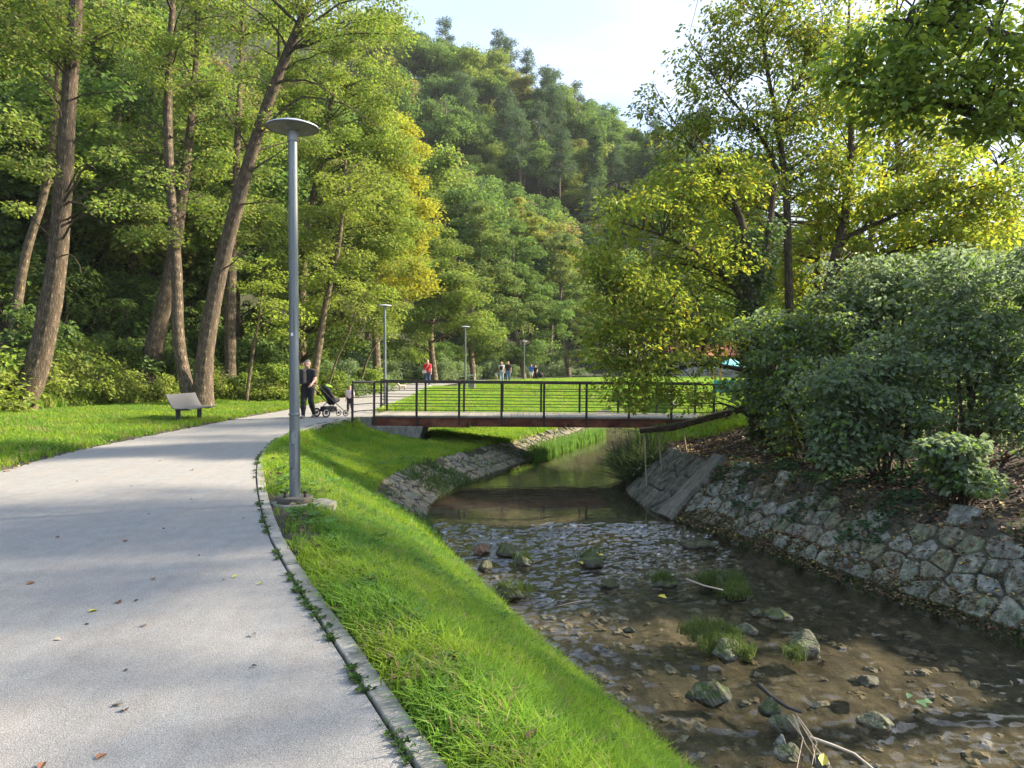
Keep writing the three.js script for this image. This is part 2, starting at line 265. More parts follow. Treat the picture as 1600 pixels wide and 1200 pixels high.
function stoneMesh(poly, c, map, gap, proud, r, round = 0.22) {       // poly in wall metres -> a chunky stone in its own axes at map(c)
  let q = poly.map(([x, y]) => { const dx = c[0] - x, dy = c[1] - y, d = Math.hypot(dx, dy) || 1; return [x + dx / d * gap * (0.7 + r() * 0.9), y + dy / d * gap * (0.7 + r() * 0.9)]; });
  const ch = []; q.forEach((a, i) => { const b = q[(i + 1) % q.length]; if (Math.hypot(b[0] - a[0], b[1] - a[1]) < 0.05) { ch.push([(a[0] + b[0]) / 2, (a[1] + b[1]) / 2]); return; } ch.push([lerp(a[0], b[0], round), lerp(a[1], b[1], round)], [lerp(a[0], b[0], 1 - round), lerp(a[1], b[1], 1 - round)]); });
  if (ch.length < 4) return null;
  const g = new Geo(), o = map(c[0], c[1], 0), n = ch.length, tx = (r() - 0.5) * 0.14, ty = (r() - 0.5) * 0.14, sd = r() * 50;
  const ring = (inset, h) => ch.forEach(([x, y]) => { const X = lerp(x, c[0], inset), Y = lerp(y, c[1], inset), w = map(X, Y, h < 0 ? h : h + (X - c[0]) * tx + (Y - c[1]) * ty + 0.016 * n2(X * 6 + sd, Y * 6)); g.v(w.x - o.x, w.y - o.y, w.z - o.z); g.uv.push(X * 1.1 + sd, Y * 1.1); });
  ring(0, -0.06); ring(0.0, proud * 0.5); ring(0.08, proud * 0.88); ring(0.45, proud * (1 + r() * 0.12));
  const w = map(c[0], c[1], proud * (0.98 + r() * 0.2)); g.v(w.x - o.x, w.y - o.y, w.z - o.z); g.uv.push(c[0] * 1.1 + sd, c[1] * 1.1);
  for (let k = 0; k < 3; k++) for (let i = 0; i < n; i++) { const a = k * n + i, b = k * n + (i + 1) % n; g.i.push(a, b, b + n, a, b + n, a + n); }
  for (let i = 0; i < n; i++) g.i.push(3 * n + i, 3 * n + (i + 1) % n, 4 * n);
  return { geo: g.build(), at: o };
}
function wallTable(X, D0, D1, step = 0.05) { const t = []; let s = 0, px = X(D0), pD = D0; for (let D = D0; D <= D1; D += step) { const x = X(D); s += Math.hypot(x - px, D - pD); t.push([s, D]); px = x; pD = D; } return { len: s, D: (q) => { let a = 0, b = t.length - 1; while (b - a > 1) { const m = (a + b) >> 1; if (t[m][0] < q) a = m; else b = m; } return lerp(t[a][1], t[b][1], clamp((q - t[a][0]) / (t[b][0] - t[a][0] || 1))); } }; }
const stoneMats = (list, bump) => list.map(([r, g, b]) => std(L(r, g, b), 0.92, { map: stoneTex, bumpMap: stoneBump, bumpScale: bump }));
const wallMapR = (tab) => (s, p, h) => { const D0 = tab.D(s), k = WR(D0 + 0.3) - WR(D0 - 0.3), nx = 1 / Math.sqrt(1 + k * k / 0.36), q = k / 0.6 * nx, run = p * 0.743, y = lerp(YW - 0.06, -0.42, run / 1.2); return V(WR(D0) + nx * run - nx * 0.67 * h, y + 0.743 * h, -(D0 - q * run) + 0 * h); };
{
  const r = rng(81), tab = wallTable(WR, 1.5, 14.75), map = wallMapR(tab);
  const mats = stoneMats([[0.45, 0.43, 0.37], [0.40, 0.38, 0.32], [0.43, 0.42, 0.39], [0.34, 0.33, 0.22], [0.47, 0.445, 0.37], [0.38, 0.34, 0.26]], 0.03);
  const wall = thing('stone_wall', 'sloping rubble stone wall of rough grey boulders under the shrubs', 'wall', V(0, 0, 0));
  const seeds = []; for (let row = 0; row < 5; row++) for (let s = 0.1 + r() * 0.3; s < tab.len; s += 0.26 + r() * 0.26) seeds.push([s + (r() - 0.5) * 0.16, 0.34 + row * 0.29 + (r() - 0.5) * 0.2]);
  cells(seeds, 0.34, 0, tab.len, 0.2, 1.75).forEach((poly, k) => { if (poly.length < 3) return; const c = [0, 1].map((m) => poly.reduce((a, p) => a + p[m], 0) / poly.length); if (c[1] > 0.8 && fbm(c[0] * 0.5 + 3, c[1], 2) + (c[1] - 1.25) * 0.9 > 0.16) return; const st = stoneMesh(poly, c, map, 0.01 + r() * 0.022, 0.015 + r() * 0.035, r, 0.08 + r() * 0.08); if (st) part(wall, 'stone', st.geo, mats[Math.floor(r() * mats.length)], st.at); });
}
const tabL = wallTable(WL, 13.6, 34);
const wallMapL = (s, p, h) => { const D0 = tabL.D(s), k = (WL(D0 + 0.4) - WL(D0 - 0.4)) / 0.8, f = p / 1.3, x = WL(D0) - f * RUNL, y = lerp(YW - 0.05, wallTopL(D0), f); return V(x + 0.46 * h, y + 0.86 * h, -D0 - k * 0.3 * h * -1); };
{
  const r = rng(82), mats = stoneMats([[0.34, 0.27, 0.19], [0.30, 0.25, 0.18], [0.38, 0.31, 0.22], [0.27, 0.245, 0.20], [0.32, 0.29, 0.24]], 0.02);
  const wall = thing('stone_wall', 'sloping bank of brown stone slabs below the lawn and bridge', 'wall', V(0, 0, 0));
  const seeds = []; for (let row = 0; row < 4; row++) for (let s = 0.1 + (row % 2) * 0.17; s < tabL.len; s += 0.36 + r() * 0.12) seeds.push([s + (r() - 0.5) * 0.10, 0.16 + row * 0.31 + (r() - 0.5) * 0.1]);
  cells(seeds, 0.3, 0, tabL.len, -0.05, 1.3).forEach((poly) => { if (poly.length < 3) return; const c = [0, 1].map((m) => poly.reduce((a, p) => a + p[m], 0) / poly.length); if (c[0] < 0.6 && r() < 0.5) return; if (c[1] > 0.9 && r() < 0.25) return; const st = stoneMesh(poly, c, wallMapL, 0.02, 0.03 + r() * 0.035, r, 0.12); if (st) part(wall, 'stone', st.geo, mats[Math.floor(r() * mats.length)], st.at); });
}
{ // narrow slabs beside the concrete ramp on the far bank, then the ramp itself
  const r = rng(83), tab = wallTable(WR, 15.3, 18.6), map = wallMapR(tab), mats = stoneMats([[0.22, 0.205, 0.17], [0.19, 0.18, 0.15], [0.25, 0.235, 0.19]], 0.02);
  const wall = thing('stone_wall', 'bank of long thin stone slabs beside the concrete ramp', 'wall', V(0, 0, 0)), seeds = [];
  for (let s = 0.1; s < tab.len; s += 0.2 + r() * 0.06) for (let k = 0; k < 3; k++) seeds.push([s + (r() - 0.5) * 0.05, 0.28 + k * 0.52 + (r() - 0.5) * 0.3]);
  cells(seeds, 0.4, 0, tab.len, 0, 1.6).forEach((poly) => { if (poly.length < 3) return; const c = [0, 1].map((m) => poly.reduce((a, p) => a + p[m], 0) / poly.length), st = stoneMesh(poly, c, map, 0.014, 0.03 + r() * 0.04, r, 0.12); if (st) part(wall, 'stone', st.geo, mats[Math.floor(r() * mats.length)], st.at); });
  const tab2 = wallTable(WR, 14.7, 15.35), m2 = wallMapR(tab2), g = new Geo(), sx = [0.05, tab2.len - 0.05];
  for (const h of [0.13, -0.05]) for (const p of [0.02, 0.55, 1.1, 1.72]) for (const s of [...sx]) { const w = m2(s, p, h); g.v(w.x, w.y, w.z); g.uv.push(s, p); }
  for (let l = 0; l < 2; l++) for (let k = 0; k < 3; k++) { const o = l * 8 + k * 2; g.i.push(o, o + 1, o + 3, o, o + 3, o + 2); }
  for (let k = 0; k < 3; k++) for (const s of [0, 1]) { const o = k * 2 + s; g.i.push(o, o + 2, o + 10, o, o + 10, o + 8); }
  g.i.push(0, 8, 9, 0, 9, 1, 6, 7, 15, 6, 15, 14);
  single('concrete_ramp', g.build(false), std(L(0.30, 0.28, 0.24), 0.9, { map: concTex }), 'smooth concrete ramp laid down the bank to the water', 'ramp');
}
// ---------------------------------------------------------------- footbridge
const BY = 0.06, BD = 23.5, BW = 2.25, BX0 = PXM(585 - 800, BD), SP = PXM(66.2, BD), NB = 8;       // deck height, near edge, width, first post, spacing
{
  const b = thing('footbridge', 'steel footbridge with rusty brown girder and dark railings across the stream', 'bridge', V(BX0, BY, -BD)), len = SP * NB + 0.3, tilt = -0.008;
  b.rotation.z = tilt;
  const rustUV = (g) => { const q = g.attributes.position, w = g.attributes.uv; for (let i = 0; i < q.count; i++) w.setXY(i, q.getX(i) * 0.22, q.getY(i) * 0.5 + q.getZ(i) * 0.3); return g; };
  const joints = [0, 3.05, len * 0.55, len];
  for (let k = 0; k < 3; k++) { const x0 = joints[k] + (k ? 0.006 : -0.05), x1 = joints[k + 1] - 0.006, lo = k === 0 ? -0.37 : -0.34; part(b, 'girder', rustUV(new Geo().box(x0, x1, lo, -0.10, -0.05, 0.03).box(x0, x1, -0.10, -0.085, -0.07, 0.05).box(x0, x1, lo - 0.015, lo, -0.07, 0.05).build()), M.rust); }
  part(b, 'girder', rustUV(new Geo().box(-0.05, len, -0.37, -0.09, -BW - 0.03, -BW + 0.05).build()), M.rust);
  const dr = rng(4);
  const plankMats = [0, 1, 2].map((k) => std(L(0.42 + k * 0.04, 0.39 + k * 0.04, 0.35 + k * 0.03), 0.85, { map: concTex }));
  const pg = new THREE.BoxGeometry(0.192, 0.05, BW + 0.1);
  for (let x = -0.02, k = 0; x < len - 0.1; x += 0.2, k++) { const m = part(b, 'plank', pg, plankMats[Math.floor(dr() * 3)], V(x + 0.1, -0.05 + dr() * 0.004, -BW / 2)); m.rotation.y = (dr() - 0.5) * 0.004; }
  const postGeo = new Geo().box(-0.035, 0.035, -0.30, 1.02, -0.018, 0.018).build(), railN = (z) => {
    for (let k = 0; k <= NB; k++) part(b, 'post', postGeo, M.rail, V(k * SP, 0, z));
    part(b, 'handrail', new Geo().box(-0.03, len - 0.1, 1.02, 1.075, z - 0.045, z + 0.045).build(), M.rail);
    for (const y of [0.16, 0.37, 0.58, 0.79]) part(b, 'rail_bar', new Geo().box(0, len - 0.2, y - 0.011, y + 0.011, z - 0.012, z + 0.012).build(), M.rail);
  };
  railN(0.075); railN(-BW - 0.075);
  // splayed railing at the path end, along the path edge
  const s1 = V(-0.47, 0, 1.1), s0 = V(0, 0, 0.075);
  part(b, 'post', postGeo, M.rail, s1.clone().setY(-0.02));
  const bar = (y, r, nm, a, c) => part(b, nm, new Geo().tube([[a.clone().setY(y), r], [c.clone().setY(y), r]], 4).build(), M.rail);
  bar(1.05, 0.04, 'handrail', s1, s0); for (const y of [0.16, 0.37, 0.58, 0.79]) bar(y, 0.014, 'rail_bar', s1, s0);
  const f0 = V(0, 0, -BW - 0.075), f1 = V(-0.35, 0, -BW - 0.9); part(b, 'post', postGeo, M.rail, f1); bar(1.05, 0.04, 'handrail', f1, f0); for (const y of [0.16, 0.37, 0.58, 0.79]) bar(y, 0.014, 'rail_bar', f1, f0);
  // abutment: concrete wedge leaning under the deck
  const ex = new THREE.Shape([[-1.0, -0.08], [-0.1, -0.08], [-0.1, -0.375], [1.55, -0.375], [1.12, -1.7], [-1.0, -1.7]].map((p) => new THREE.Vector2(...p)));
  const ab = new THREE.ExtrudeGeometry(ex, { depth: BW + 0.1, bevelEnabled: true, bevelSize: 0.02, bevelThickness: 0.02, bevelSegments: 1 }).translate(0, 0, -BW - 0.05);
  part(b, 'abutment', ab, M.conc);
  const ex2 = new THREE.Shape([[len - 1.2, -0.375], [len + 1.2, -0.375], [len + 1.2, -1.7], [len - 0.9, -1.7]].map((p) => new THREE.Vector2(...p)));
  part(b, 'abutment', new THREE.ExtrudeGeometry(ex2, { depth: BW + 0.1, bevelEnabled: false }).translate(0, 0, -BW - 0.05), M.conc);
}
// old handrail of round wood on thin posts beside the ramp
{
  const a = P(1000, 673, 17.5), c = P(1170, 637, 17.2), h = thing('wooden_handrail', 'slanting round wooden rail on thin metal stakes below the bridge end', 'handrail', a);
  const rel = (p) => p.clone().sub(a);
  part(h, 'rail', new Geo().tube([[V(0, 0, 0), 0.07], [rel(P(1050, 668, 17.5)), 0.085], [rel(P(1110, 652, 17.4)), 0.08], [rel(c), 0.075]], 8).build(), M.barkDark);
  for (const [u, v, u2, v2] of [[1006, 672, 1011, 735], [1028, 671, 1035, 727], [1066, 664, 1075, 715]]) { const t = P(u, v, 17.5), f = P(u2, v2, 17.2); f.y = Math.min(f.y, height(f.x, 17.2)) - 0.05; part(h, 'stake', new Geo().tube([[rel(t), 0.02], [rel(f), 0.02]], 6).build(), std(L(0.30, 0.24, 0.16), 0.8)); }
}
// ---------------------------------------------------------------- lamps
const lamp0 = (() => {
  const at = GP(461, 783, 0.03), o = thing('street_lamp', 'tall galvanised lamp post with round disc head beside the kerb', 'street lamp', at);
  const top = P(458, 190, -at.z).y - at.y, H = top - 0.10;
  const lathe = (pts, n = 32) => new THREE.LatheGeometry(pts.map(([r, y]) => new THREE.Vector2(r, y)), n);
  part(o, 'pole', lathe([[0.062, 0], [0.062, 0.78], [0.061, 0.80], [0.057, 0.82], [0.055, 2.2], [0.05, H - 0.14], [0.05, H - 0.1]]), M.galv);
  part(o, 'collar', lathe([[0.062, 0.98], [0.066, 0.985], [0.066, 1.0], [0.06, 1.006]]), M.galv);
  part(o, 'flange', lathe([[0.0, 0.06], [0.19, 0.06], [0.2, 0.05], [0.2, 0.0], [0.19, -0.005]]), std(L(0.23, 0.205, 0.175), 0.75, { map: concTex, metalness: 0.2 }));
  for (let k = 0; k < 4; k++) part(o, 'bolt', new THREE.CylinderGeometry(0.016, 0.016, 0.035, 6), M.rail, V(Math.cos(k * 1.57 + 0.5) * 0.155, 0.075, Math.sin(k * 1.57 + 0.5) * 0.155));
  part(o, 'screw', new THREE.SphereGeometry(0.011, 8, 6), M.galv, V(0.012, 0.24, 0.061));
  part(o, 'hatch_tag', new THREE.BoxGeometry(0.025, 0.035, 0.004), std(L(0.75, 0.77, 0.78), 0.6), V(-0.006, 1.9, 0.057)).rotation.x = 0.0;
  const door = part(o, 'access_door', new RoundedBoxGeometry(0.062, 0.3, 0.012, 2, 0.005), std(L(0.36, 0.40, 0.43), 0.5, { metalness: 0.5, map: concTex }), V(-0.012, 0.52, 0.0575)); for (const y of [-0.13, 0.13]) part(door, 'door_screw', new THREE.CylinderGeometry(0.007, 0.007, 0.008, 8).rotateX(Math.PI / 2), M.rail, V(0, y, 0.007));
  part(o, 'neck', lathe([[0.05, H - 0.12], [0.062, H - 0.12], [0.062, H - 0.03], [0.05, H], [0.05, H + 0.05]]), std(L(0.34, 0.34, 0.33), 0.5, { metalness: 0.5 }));
  const head = part(o, 'lamp_head', lathe([[0.286, H + 0.02], [0.29, H + 0.03], [0.286, H + 0.042], [0.2, H + 0.075], [0.1, H + 0.095], [0.0, H + 0.1]], 48), std(L(0.50, 0.53, 0.56), 0.45, { metalness: 0.45 }));
  part(head, 'diffuser', lathe([[0.05, H - 0.01], [0.16, H + 0.002], [0.262, H + 0.016], [0.275, H + 0.024]], 48), std(L(0.36, 0.36, 0.34), 0.5, { map: concTex }));
  part(head, 'rim', new THREE.TorusGeometry(0.283, 0.009, 8, 48).rotateX(Math.PI / 2).translate(0, H + 0.026, 0), std(L(0.12, 0.12, 0.12), 0.5, { metalness: 0.5 }));
  // concrete footing, a slab with a broken edge
  const fr = rng(9), sh = new THREE.Shape(); for (let k = 0; k < 22; k++) { const a = k / 22 * Math.PI * 2, q = 0.26 + 0.05 * n2(Math.cos(a) * 2, Math.sin(a) * 2) + (Math.cos(a) > 0 ? 0.10 : 0) + fr() * 0.015; sh[k ? 'lineTo' : 'moveTo'](Math.cos(a) * q, Math.sin(a) * q * 0.8); }
  part(o, 'footing', new THREE.ExtrudeGeometry(sh, { depth: 0.16, bevelSize: 0.012, bevelThickness: 0.012, bevelSegments: 1 }).rotateX(-Math.PI / 2).translate(0.06, -0.18, 0.02), M.conc);
  shade(o); o.userData.group = 'lamp posts along the path'; return o;
})();
{
  const place = (u, vTop, D, label) => { const t = P(u, vTop, D), g = height(t.x, D); copyOf(lamp0, V(t.x, g + 0.02, -D), 0, V(1, (t.y - g) / (4.42), 1), label); };
  place(601, 472, 29.6, 'lamp post seen just past the bridge railing, second along the path'); place(727, 507, 45.5, 'lamp post beside the litter bin, third along the path');
  place(819, 531, 68, 'lamp post between the strolling families, fourth along the path'); place(900, 552, 105, 'lamp post at the far bend of the path, last of the row');
}
// ---------------------------------------------------------------- bench
{
  const a = GP(277, 661, 0.05), o = thing('park_bench', 'curved grey metal bench on two dark legs beside the path', 'bench', V(a.x, height(a.x, -a.z), a.z));
  const prof = []; for (const [x, y] of [[-0.24, 0.86], [-0.20, 0.76], [-0.14, 0.64], [-0.08, 0.53], [-0.03, 0.465], [0.05, 0.44], [0.2, 0.435], [0.36, 0.445], [0.44, 0.445], [0.465, 0.43]]) prof.push(V(x, y, 0));
  const cv = new THREE.CatmullRomCurve3(prof).getPoints(30), sheet = (pts, th) => { const s = new THREE.Shape(); pts.forEach((p, i) => s[i ? 'lineTo' : 'moveTo'](p.x, p.y)); [...pts].reverse().forEach((p) => s.lineTo(p.x - th * 0.7, p.y - th)); return new THREE.ExtrudeGeometry(s, { depth: 1.85, bevelEnabled: false }); };
  const steel = std(L(0.085, 0.085, 0.086), 0.95), dark = std(L(0.05, 0.055, 0.06), 0.5, { metalness: 0.4 });
  part(o, 'backrest', sheet(cv.slice(0, 15), 0.02).translate(0, 0, -1.65), steel); part(o, 'seat', sheet(cv.slice(14), 0.02).translate(0, 0, -1.65), steel);
  for (const z of [0, -1.35]) { const l = part(o, 'leg', new Geo().box(-0.03, 0.03, -0.1, 0.42, -0.03, 0.03).box(0.05, 0.10, -0.1, 0.40, -0.02, 0.02).build(), dark, V(0, 0, z)); part(l, 'bracket', new Geo().box(-0.05, 0.40, 0.375, 0.425, -0.025, 0.025).build(), dark); }
  o.rotation.y = -0.06; o.scale.set(0.9, 0.92, 0.88);
}
// ---------------------------------------------------------------- litter bin
{
  const p = P(737, 597, 47), o = thing('litter_bin', 'square concrete litter bin with flat lid beside a lamp post', 'bin', V(p.x, height(p.x, 47), -47));
  part(o, 'body', new RoundedBoxGeometry(0.42, 0.9, 0.42, 2, 0.03).translate(0, 0.5, 0), std(L(0.52, 0.50, 0.45), 0.9, { map: concTex }));
  part(o, 'lid', new RoundedBoxGeometry(0.5, 0.07, 0.5, 2, 0.02).translate(0, 1.06, 0), std(L(0.34, 0.34, 0.32), 0.8));
  part(o, 'opening', new THREE.BoxGeometry(0.26, 0.1, 0.02).translate(0, 0.86, 0.215), std(L(0.03, 0.03, 0.03), 0.8));
  for (const s of [-1, 1]) part(o, 'foot', new THREE.BoxGeometry(0.08, 0.08, 0.38).translate(s * 0.15, 0.03, 0), M.conc);
}

// ---------------------------------------------------------------- people: bodies meshed from tapered bones
function isoMesh(f, lo, hi, h) {                                     // surface nets
  const n = [0, 1, 2].map((k) => Math.ceil((hi[k] - lo[k]) / h) + 1), N = n[0] * n[1] * n[2], val = new Float32Array(N), id = new Int32Array(N).fill(-1), g = new Geo(), at = (i, j, k) => (k * n[1] + j) * n[0] + i;
  for (let k = 0; k < n[2]; k++) for (let j = 0; j < n[1]; j++) for (let i = 0; i < n[0]; i++) val[at(i, j, k)] = f(lo[0] + i * h, lo[1] + j * h, lo[2] + k * h);
  const E = []; for (let a = 0; a < 8; a++) for (const b of [1, 2, 4]) if (!(a & b)) E.push([a, a | b]);
  for (let k = 0; k < n[2] - 1; k++) for (let j = 0; j < n[1] - 1; j++) for (let i = 0; i < n[0] - 1; i++) {
    let x = 0, y = 0, z = 0, c = 0; for (const [a, b] of E) { const va = val[at(i + (a & 1), j + (a >> 1 & 1), k + (a >> 2))], vb = val[at(i + (b & 1), j + (b >> 1 & 1), k + (b >> 2))]; if ((va < 0) === (vb < 0)) continue; const t = va / (va - vb); x += lerp(a & 1, b & 1, t); y += lerp(a >> 1 & 1, b >> 1 & 1, t); z += lerp(a >> 2, b >> 2, t); c++; }
    if (c) id[at(i, j, k)] = g.v(lo[0] + (i + x / c) * h, lo[1] + (j + y / c) * h, lo[2] + (k + z / c) * h);
  }
  const quad = (a, b, c, d, flip) => { if (a < 0 || b < 0 || c < 0 || d < 0) return; flip ? g.i.push(a, c, b, a, d, c) : g.i.push(a, b, c, a, c, d); };
  for (let k = 1; k < n[2] - 1; k++) for (let j = 1; j < n[1] - 1; j++) for (let i = 1; i < n[0] - 1; i++) {
    const v = val[at(i, j, k)] < 0;
    if (v !== (val[at(i + 1, j, k)] < 0)) quad(id[at(i, j - 1, k - 1)], id[at(i, j, k - 1)], id[at(i, j, k)], id[at(i, j - 1, k)], !v);
    if (v !== (val[at(i, j + 1, k)] < 0)) quad(id[at(i - 1, j, k - 1)], id[at(i - 1, j, k)], id[at(i, j, k)], id[at(i, j, k - 1)], !v);
    if (v !== (val[at(i, j, k + 1)] < 0)) quad(id[at(i - 1, j - 1, k)], id[at(i, j - 1, k)], id[at(i, j, k)], id[at(i - 1, j, k)], !v);
  }
  return g;
}
function field(bones, grow = 0, k = 0.035) {
  const B = bones.map(([a, b, ra, rb, sz = 1]) => [a[0], a[1], a[2], b[0] - a[0], b[1] - a[1], b[2] - a[2], ra + grow, rb + grow, sz]);
  return (x, y, z) => { let s = 0; for (const q of B) { const px = x - q[0], py = y - q[1], pz = z - q[2], t = clamp((px * q[3] + py * q[4] + pz * q[5]) / (q[3] * q[3] + q[4] * q[4] + q[5] * q[5] + 1e-9)), dx = px - q[3] * t, dy = py - q[4] * t, dz = (pz - q[5] * t) * q[8], d = Math.sqrt(dx * dx + dy * dy + dz * dz) - lerp(q[6], q[7], t); s += Math.exp(-d / k * 2.2); } return s > 0 ? -Math.log(s) * k / 2.2 : 1; };
}
function bounds(bones, pad) { const lo = [9, 9, 9], hi = [-9, -9, -9]; for (const [a, b, ra, rb] of bones) for (const [p, r] of [[a, ra], [b, rb]]) for (let k = 0; k < 3; k++) { lo[k] = Math.min(lo[k], p[k] - r - pad); hi[k] = Math.max(hi[k], p[k] + r + pad); } return [lo, hi]; }
function handBones(w, e) {                                           // wrist, elbow -> palm, four fingers and a thumb, slightly curled
  const d = V(w[0] - e[0], w[1] - e[1], w[2] - e[2]).normalize(), f = V(0, 0, 1).addScaledVector(d, -d.z).normalize(), s = V().crossVectors(d, f), q = (a, b, c) => [w[0] + d.x * a + f.x * b + s.x * c, w[1] + d.y * a + f.y * b + s.y * c, w[2] + d.z * a + f.z * b + s.z * c];
  const r = [[q(0, 0, 0), q(0.085, 0, 0), 0.024, 0.03]];
  [[-0.03, 0.065], [-0.01, 0.075], [0.01, 0.07], [0.03, 0.055]].forEach(([o, l]) => { r.push([q(0.085, o, 0), q(0.085 + l * 0.6, o, 0.01), 0.0095, 0.009], [q(0.085 + l * 0.6, o, 0.01), q(0.085 + l, o, 0.035), 0.009, 0.008]); });
  r.push([q(0.03, 0.02, 0), q(0.065, 0.055, 0.01), 0.012, 0.01], [q(0.065, 0.055, 0.01), q(0.095, 0.062, 0.025), 0.01, 0.009]);
  return r;
}
const skinM = std(L(0.50, 0.29, 0.20), 0.6), eyeM = std(L(0.02, 0.015, 0.012), 0.3), lipM = std(L(0.36, 0.13, 0.10), 0.5);
// j: joints in metres, feet near y = 0, facing +z. Sides: a = the figure's right (-x), b = left (+x)
function person({ label, at, turn, j, k = 1, cell = 0.02, wide = 1, skin = skinM, hair, hairLong, top, topSleeve = 0.55, hem = 0.06, legs, legsTo = 1, shoes, group }) {
  const o = thing('person', label, 'person', at, group), S = (p) => p.map((c) => c * k), J = {}; for (const n in j) J[n] = S(j[n]);
  const mid = (a, b, t) => a.map((c, i) => lerp(c, b[i], t)), w = wide * k, hc = J.head, R = (x) => x * w;
  const head = [[[hc[0], hc[1] + 0.025 * k, hc[2] - 0.01 * k], [hc[0], hc[1] - 0.055 * k, hc[2] + 0.02 * k], 0.092 * k, 0.068 * k], [J.neck, [hc[0], hc[1] - 0.05 * k, hc[2]], 0.056 * w, 0.052 * w], [[hc[0], hc[1] - 0.005 * k, hc[2] + 0.082 * k], [hc[0], hc[1] - 0.035 * k, hc[2] + 0.098 * k], 0.010 * k, 0.016 * k]];
  for (const s of [-1, 1]) head.push([[hc[0] + s * 0.086 * k, hc[1] + 0.01 * k, hc[2] - 0.01 * k], [hc[0] + s * 0.088 * k, hc[1] - 0.025 * k, hc[2]], 0.016 * k, 0.012 * k]);
  const torso = [[J.hip, J.belly, R(0.135), R(0.135), 1.2], [J.belly, J.chest, R(0.135), R(0.15), 1.25], [J.shA, J.shB, R(0.07), R(0.07)], [[J.chest[0] - R(0.07), J.chest[1], J.chest[2]], [J.chest[0] + R(0.07), J.chest[1], J.chest[2]], R(0.12), R(0.12), 1.2], [J.chest, J.neck, R(0.10), R(0.055)]];
  const arms = [], up = [], thigh = [], calf = [], feet = [];
  for (const s of ['A', 'B']) {
    up.push([J['sh' + s], J['el' + s], R(0.055), R(0.042)]); arms.push([J['el' + s], J['wr' + s], R(0.042), R(0.027)]);
    thigh.push([J['hp' + s], J['kn' + s], R(0.092), R(0.06)]); calf.push([J['kn' + s], mid(J['kn' + s], J['an' + s], 0.4), R(0.058), R(0.058)], [mid(J['kn' + s], J['an' + s], 0.4), J['an' + s], R(0.058), R(0.038)]);
    const t = J['an' + s], z = J['toe' + s]; feet.push([[t[0], t[1] - 0.035 * k, t[2] - 0.03 * k], z, 0.042 * k, 0.034 * k]);
  }
  const body = [...head, ...torso, ...up, ...arms, ...thigh, ...calf, ...feet.map((q) => [q[0], q[1], q[2] * 0.8, q[3] * 0.8])];
  const g = isoMesh(field(body, 0, 0.03 * k), ...bounds(body, 0.03), cell);
  for (const s of ['A', 'B']) { const hb = handBones(J['wr' + s], J['el' + s]).map(([a, b, x, y]) => [mid(J['wr' + s], a, k), mid(J['wr' + s], b, k), x * k, y * k]), q = isoMesh(field(hb, 0, 0.006), ...bounds(hb, 0.012), 0.006 * Math.max(k, 0.6)), b0 = g.n; g.p.push(...q.p); q.i.forEach((i) => g.i.push(i + b0)); }
  part(o, 'body', g.build(), skin);
  const eye = new THREE.SphereGeometry(0.012 * k, 8, 6); for (const s of [-1, 1]) part(o, 'eye', eye, eyeM, V(hc[0] + s * 0.034 * k, hc[1] + 0.005 * k, hc[2] + 0.078 * k));
  part(o, 'mouth', new THREE.SphereGeometry(0.02 * k, 8, 5).scale(1, 0.3, 0.4), lipM, V(hc[0], hc[1] - 0.062 * k, hc[2] + 0.085 * k));
  const cloth = (name, bones, grow, m, clip, kk = 0.05) => { const f = field(bones, grow, kk * k), [lo, hi] = bounds(bones, grow + 0.03); return part(o, name, isoMesh(clip ? (x, y, z) => Math.max(f(x, y, z), clip(x, y, z)) : f, lo, hi, cell * 0.9).build(), m); };
  cloth('shirt', [...torso, ...up.map(([a, b, r1, r2]) => [a, mid(a, b, topSleeve), r1, lerp(r1, r2, topSleeve)])], 0.014 * k, top, (x, y, z) => Math.max(J.hip[1] - hem * k - y, y - (J.neck[1] + 0.012 * k)));
  const lg = legsTo >= 1 ? [...thigh, ...calf] : thigh.map(([a, b, r1, r2]) => [a, mid(a, b, legsTo), r1, lerp(r1, r2, legsTo)]);
  cloth('trousers', [[J.hpA, J.hpB, R(0.09), R(0.09)], [J.hip, mid(J.hip, J.belly, 0.25), R(0.13), R(0.13), 1.2], ...lg], 0.014 * k, legs, undefined, 0.035);
  for (const q of feet) { const m = part(o, 'shoe', isoMesh(field([q], 0.006, 0.01), ...bounds([q], 0.03), cell * 0.7).build(), shoes); m.name = 'shoe'; }
  const hb = [[[hc[0], hc[1] + 0.04 * k, hc[2] - 0.025 * k], [hc[0], hc[1] - 0.02 * k, hc[2] - 0.035 * k], 0.1 * k, 0.085 * k]]; if (hairLong) hb.push([[hc[0], hc[1], hc[2] - 0.06 * k], [hc[0], hc[1] - hairLong * k, hc[2] - 0.085 * k], 0.07 * k, 0.03 * k]);
  cloth('hair', hb, 0, hair, (x, y, z) => Math.min(0.6 * (z - hc[2]) - (y - hc[1] - 0.045 * k), 0.08) * 0.9, 0.03);
  return o;
}
const stand = (d = {}) => ({ head: [0, 1.62, 0.03], neck: [0, 1.46, 0], chest: [0, 1.28, 0], belly: [0, 1.08, 0.01], hip: [0, 0.94, 0], shA: [-0.17, 1.40, 0], shB: [0.17, 1.40, 0], elA: [-0.23, 1.12, -0.02], elB: [0.23, 1.12, -0.02], wrA: [-0.24, 0.88, 0.06], wrB: [0.24, 0.88, 0.06], hpA: [-0.09, 0.9, 0], hpB: [0.09, 0.9, 0], knA: [-0.1, 0.49, 0.1], knB: [0.1, 0.49, 0.0], anA: [-0.1, 0.09, 0.16], anB: [0.1, 0.1, -0.22], toeA: [-0.11, 0.036, 0.33], toeB: [0.11, 0.034, -0.06], ...d });
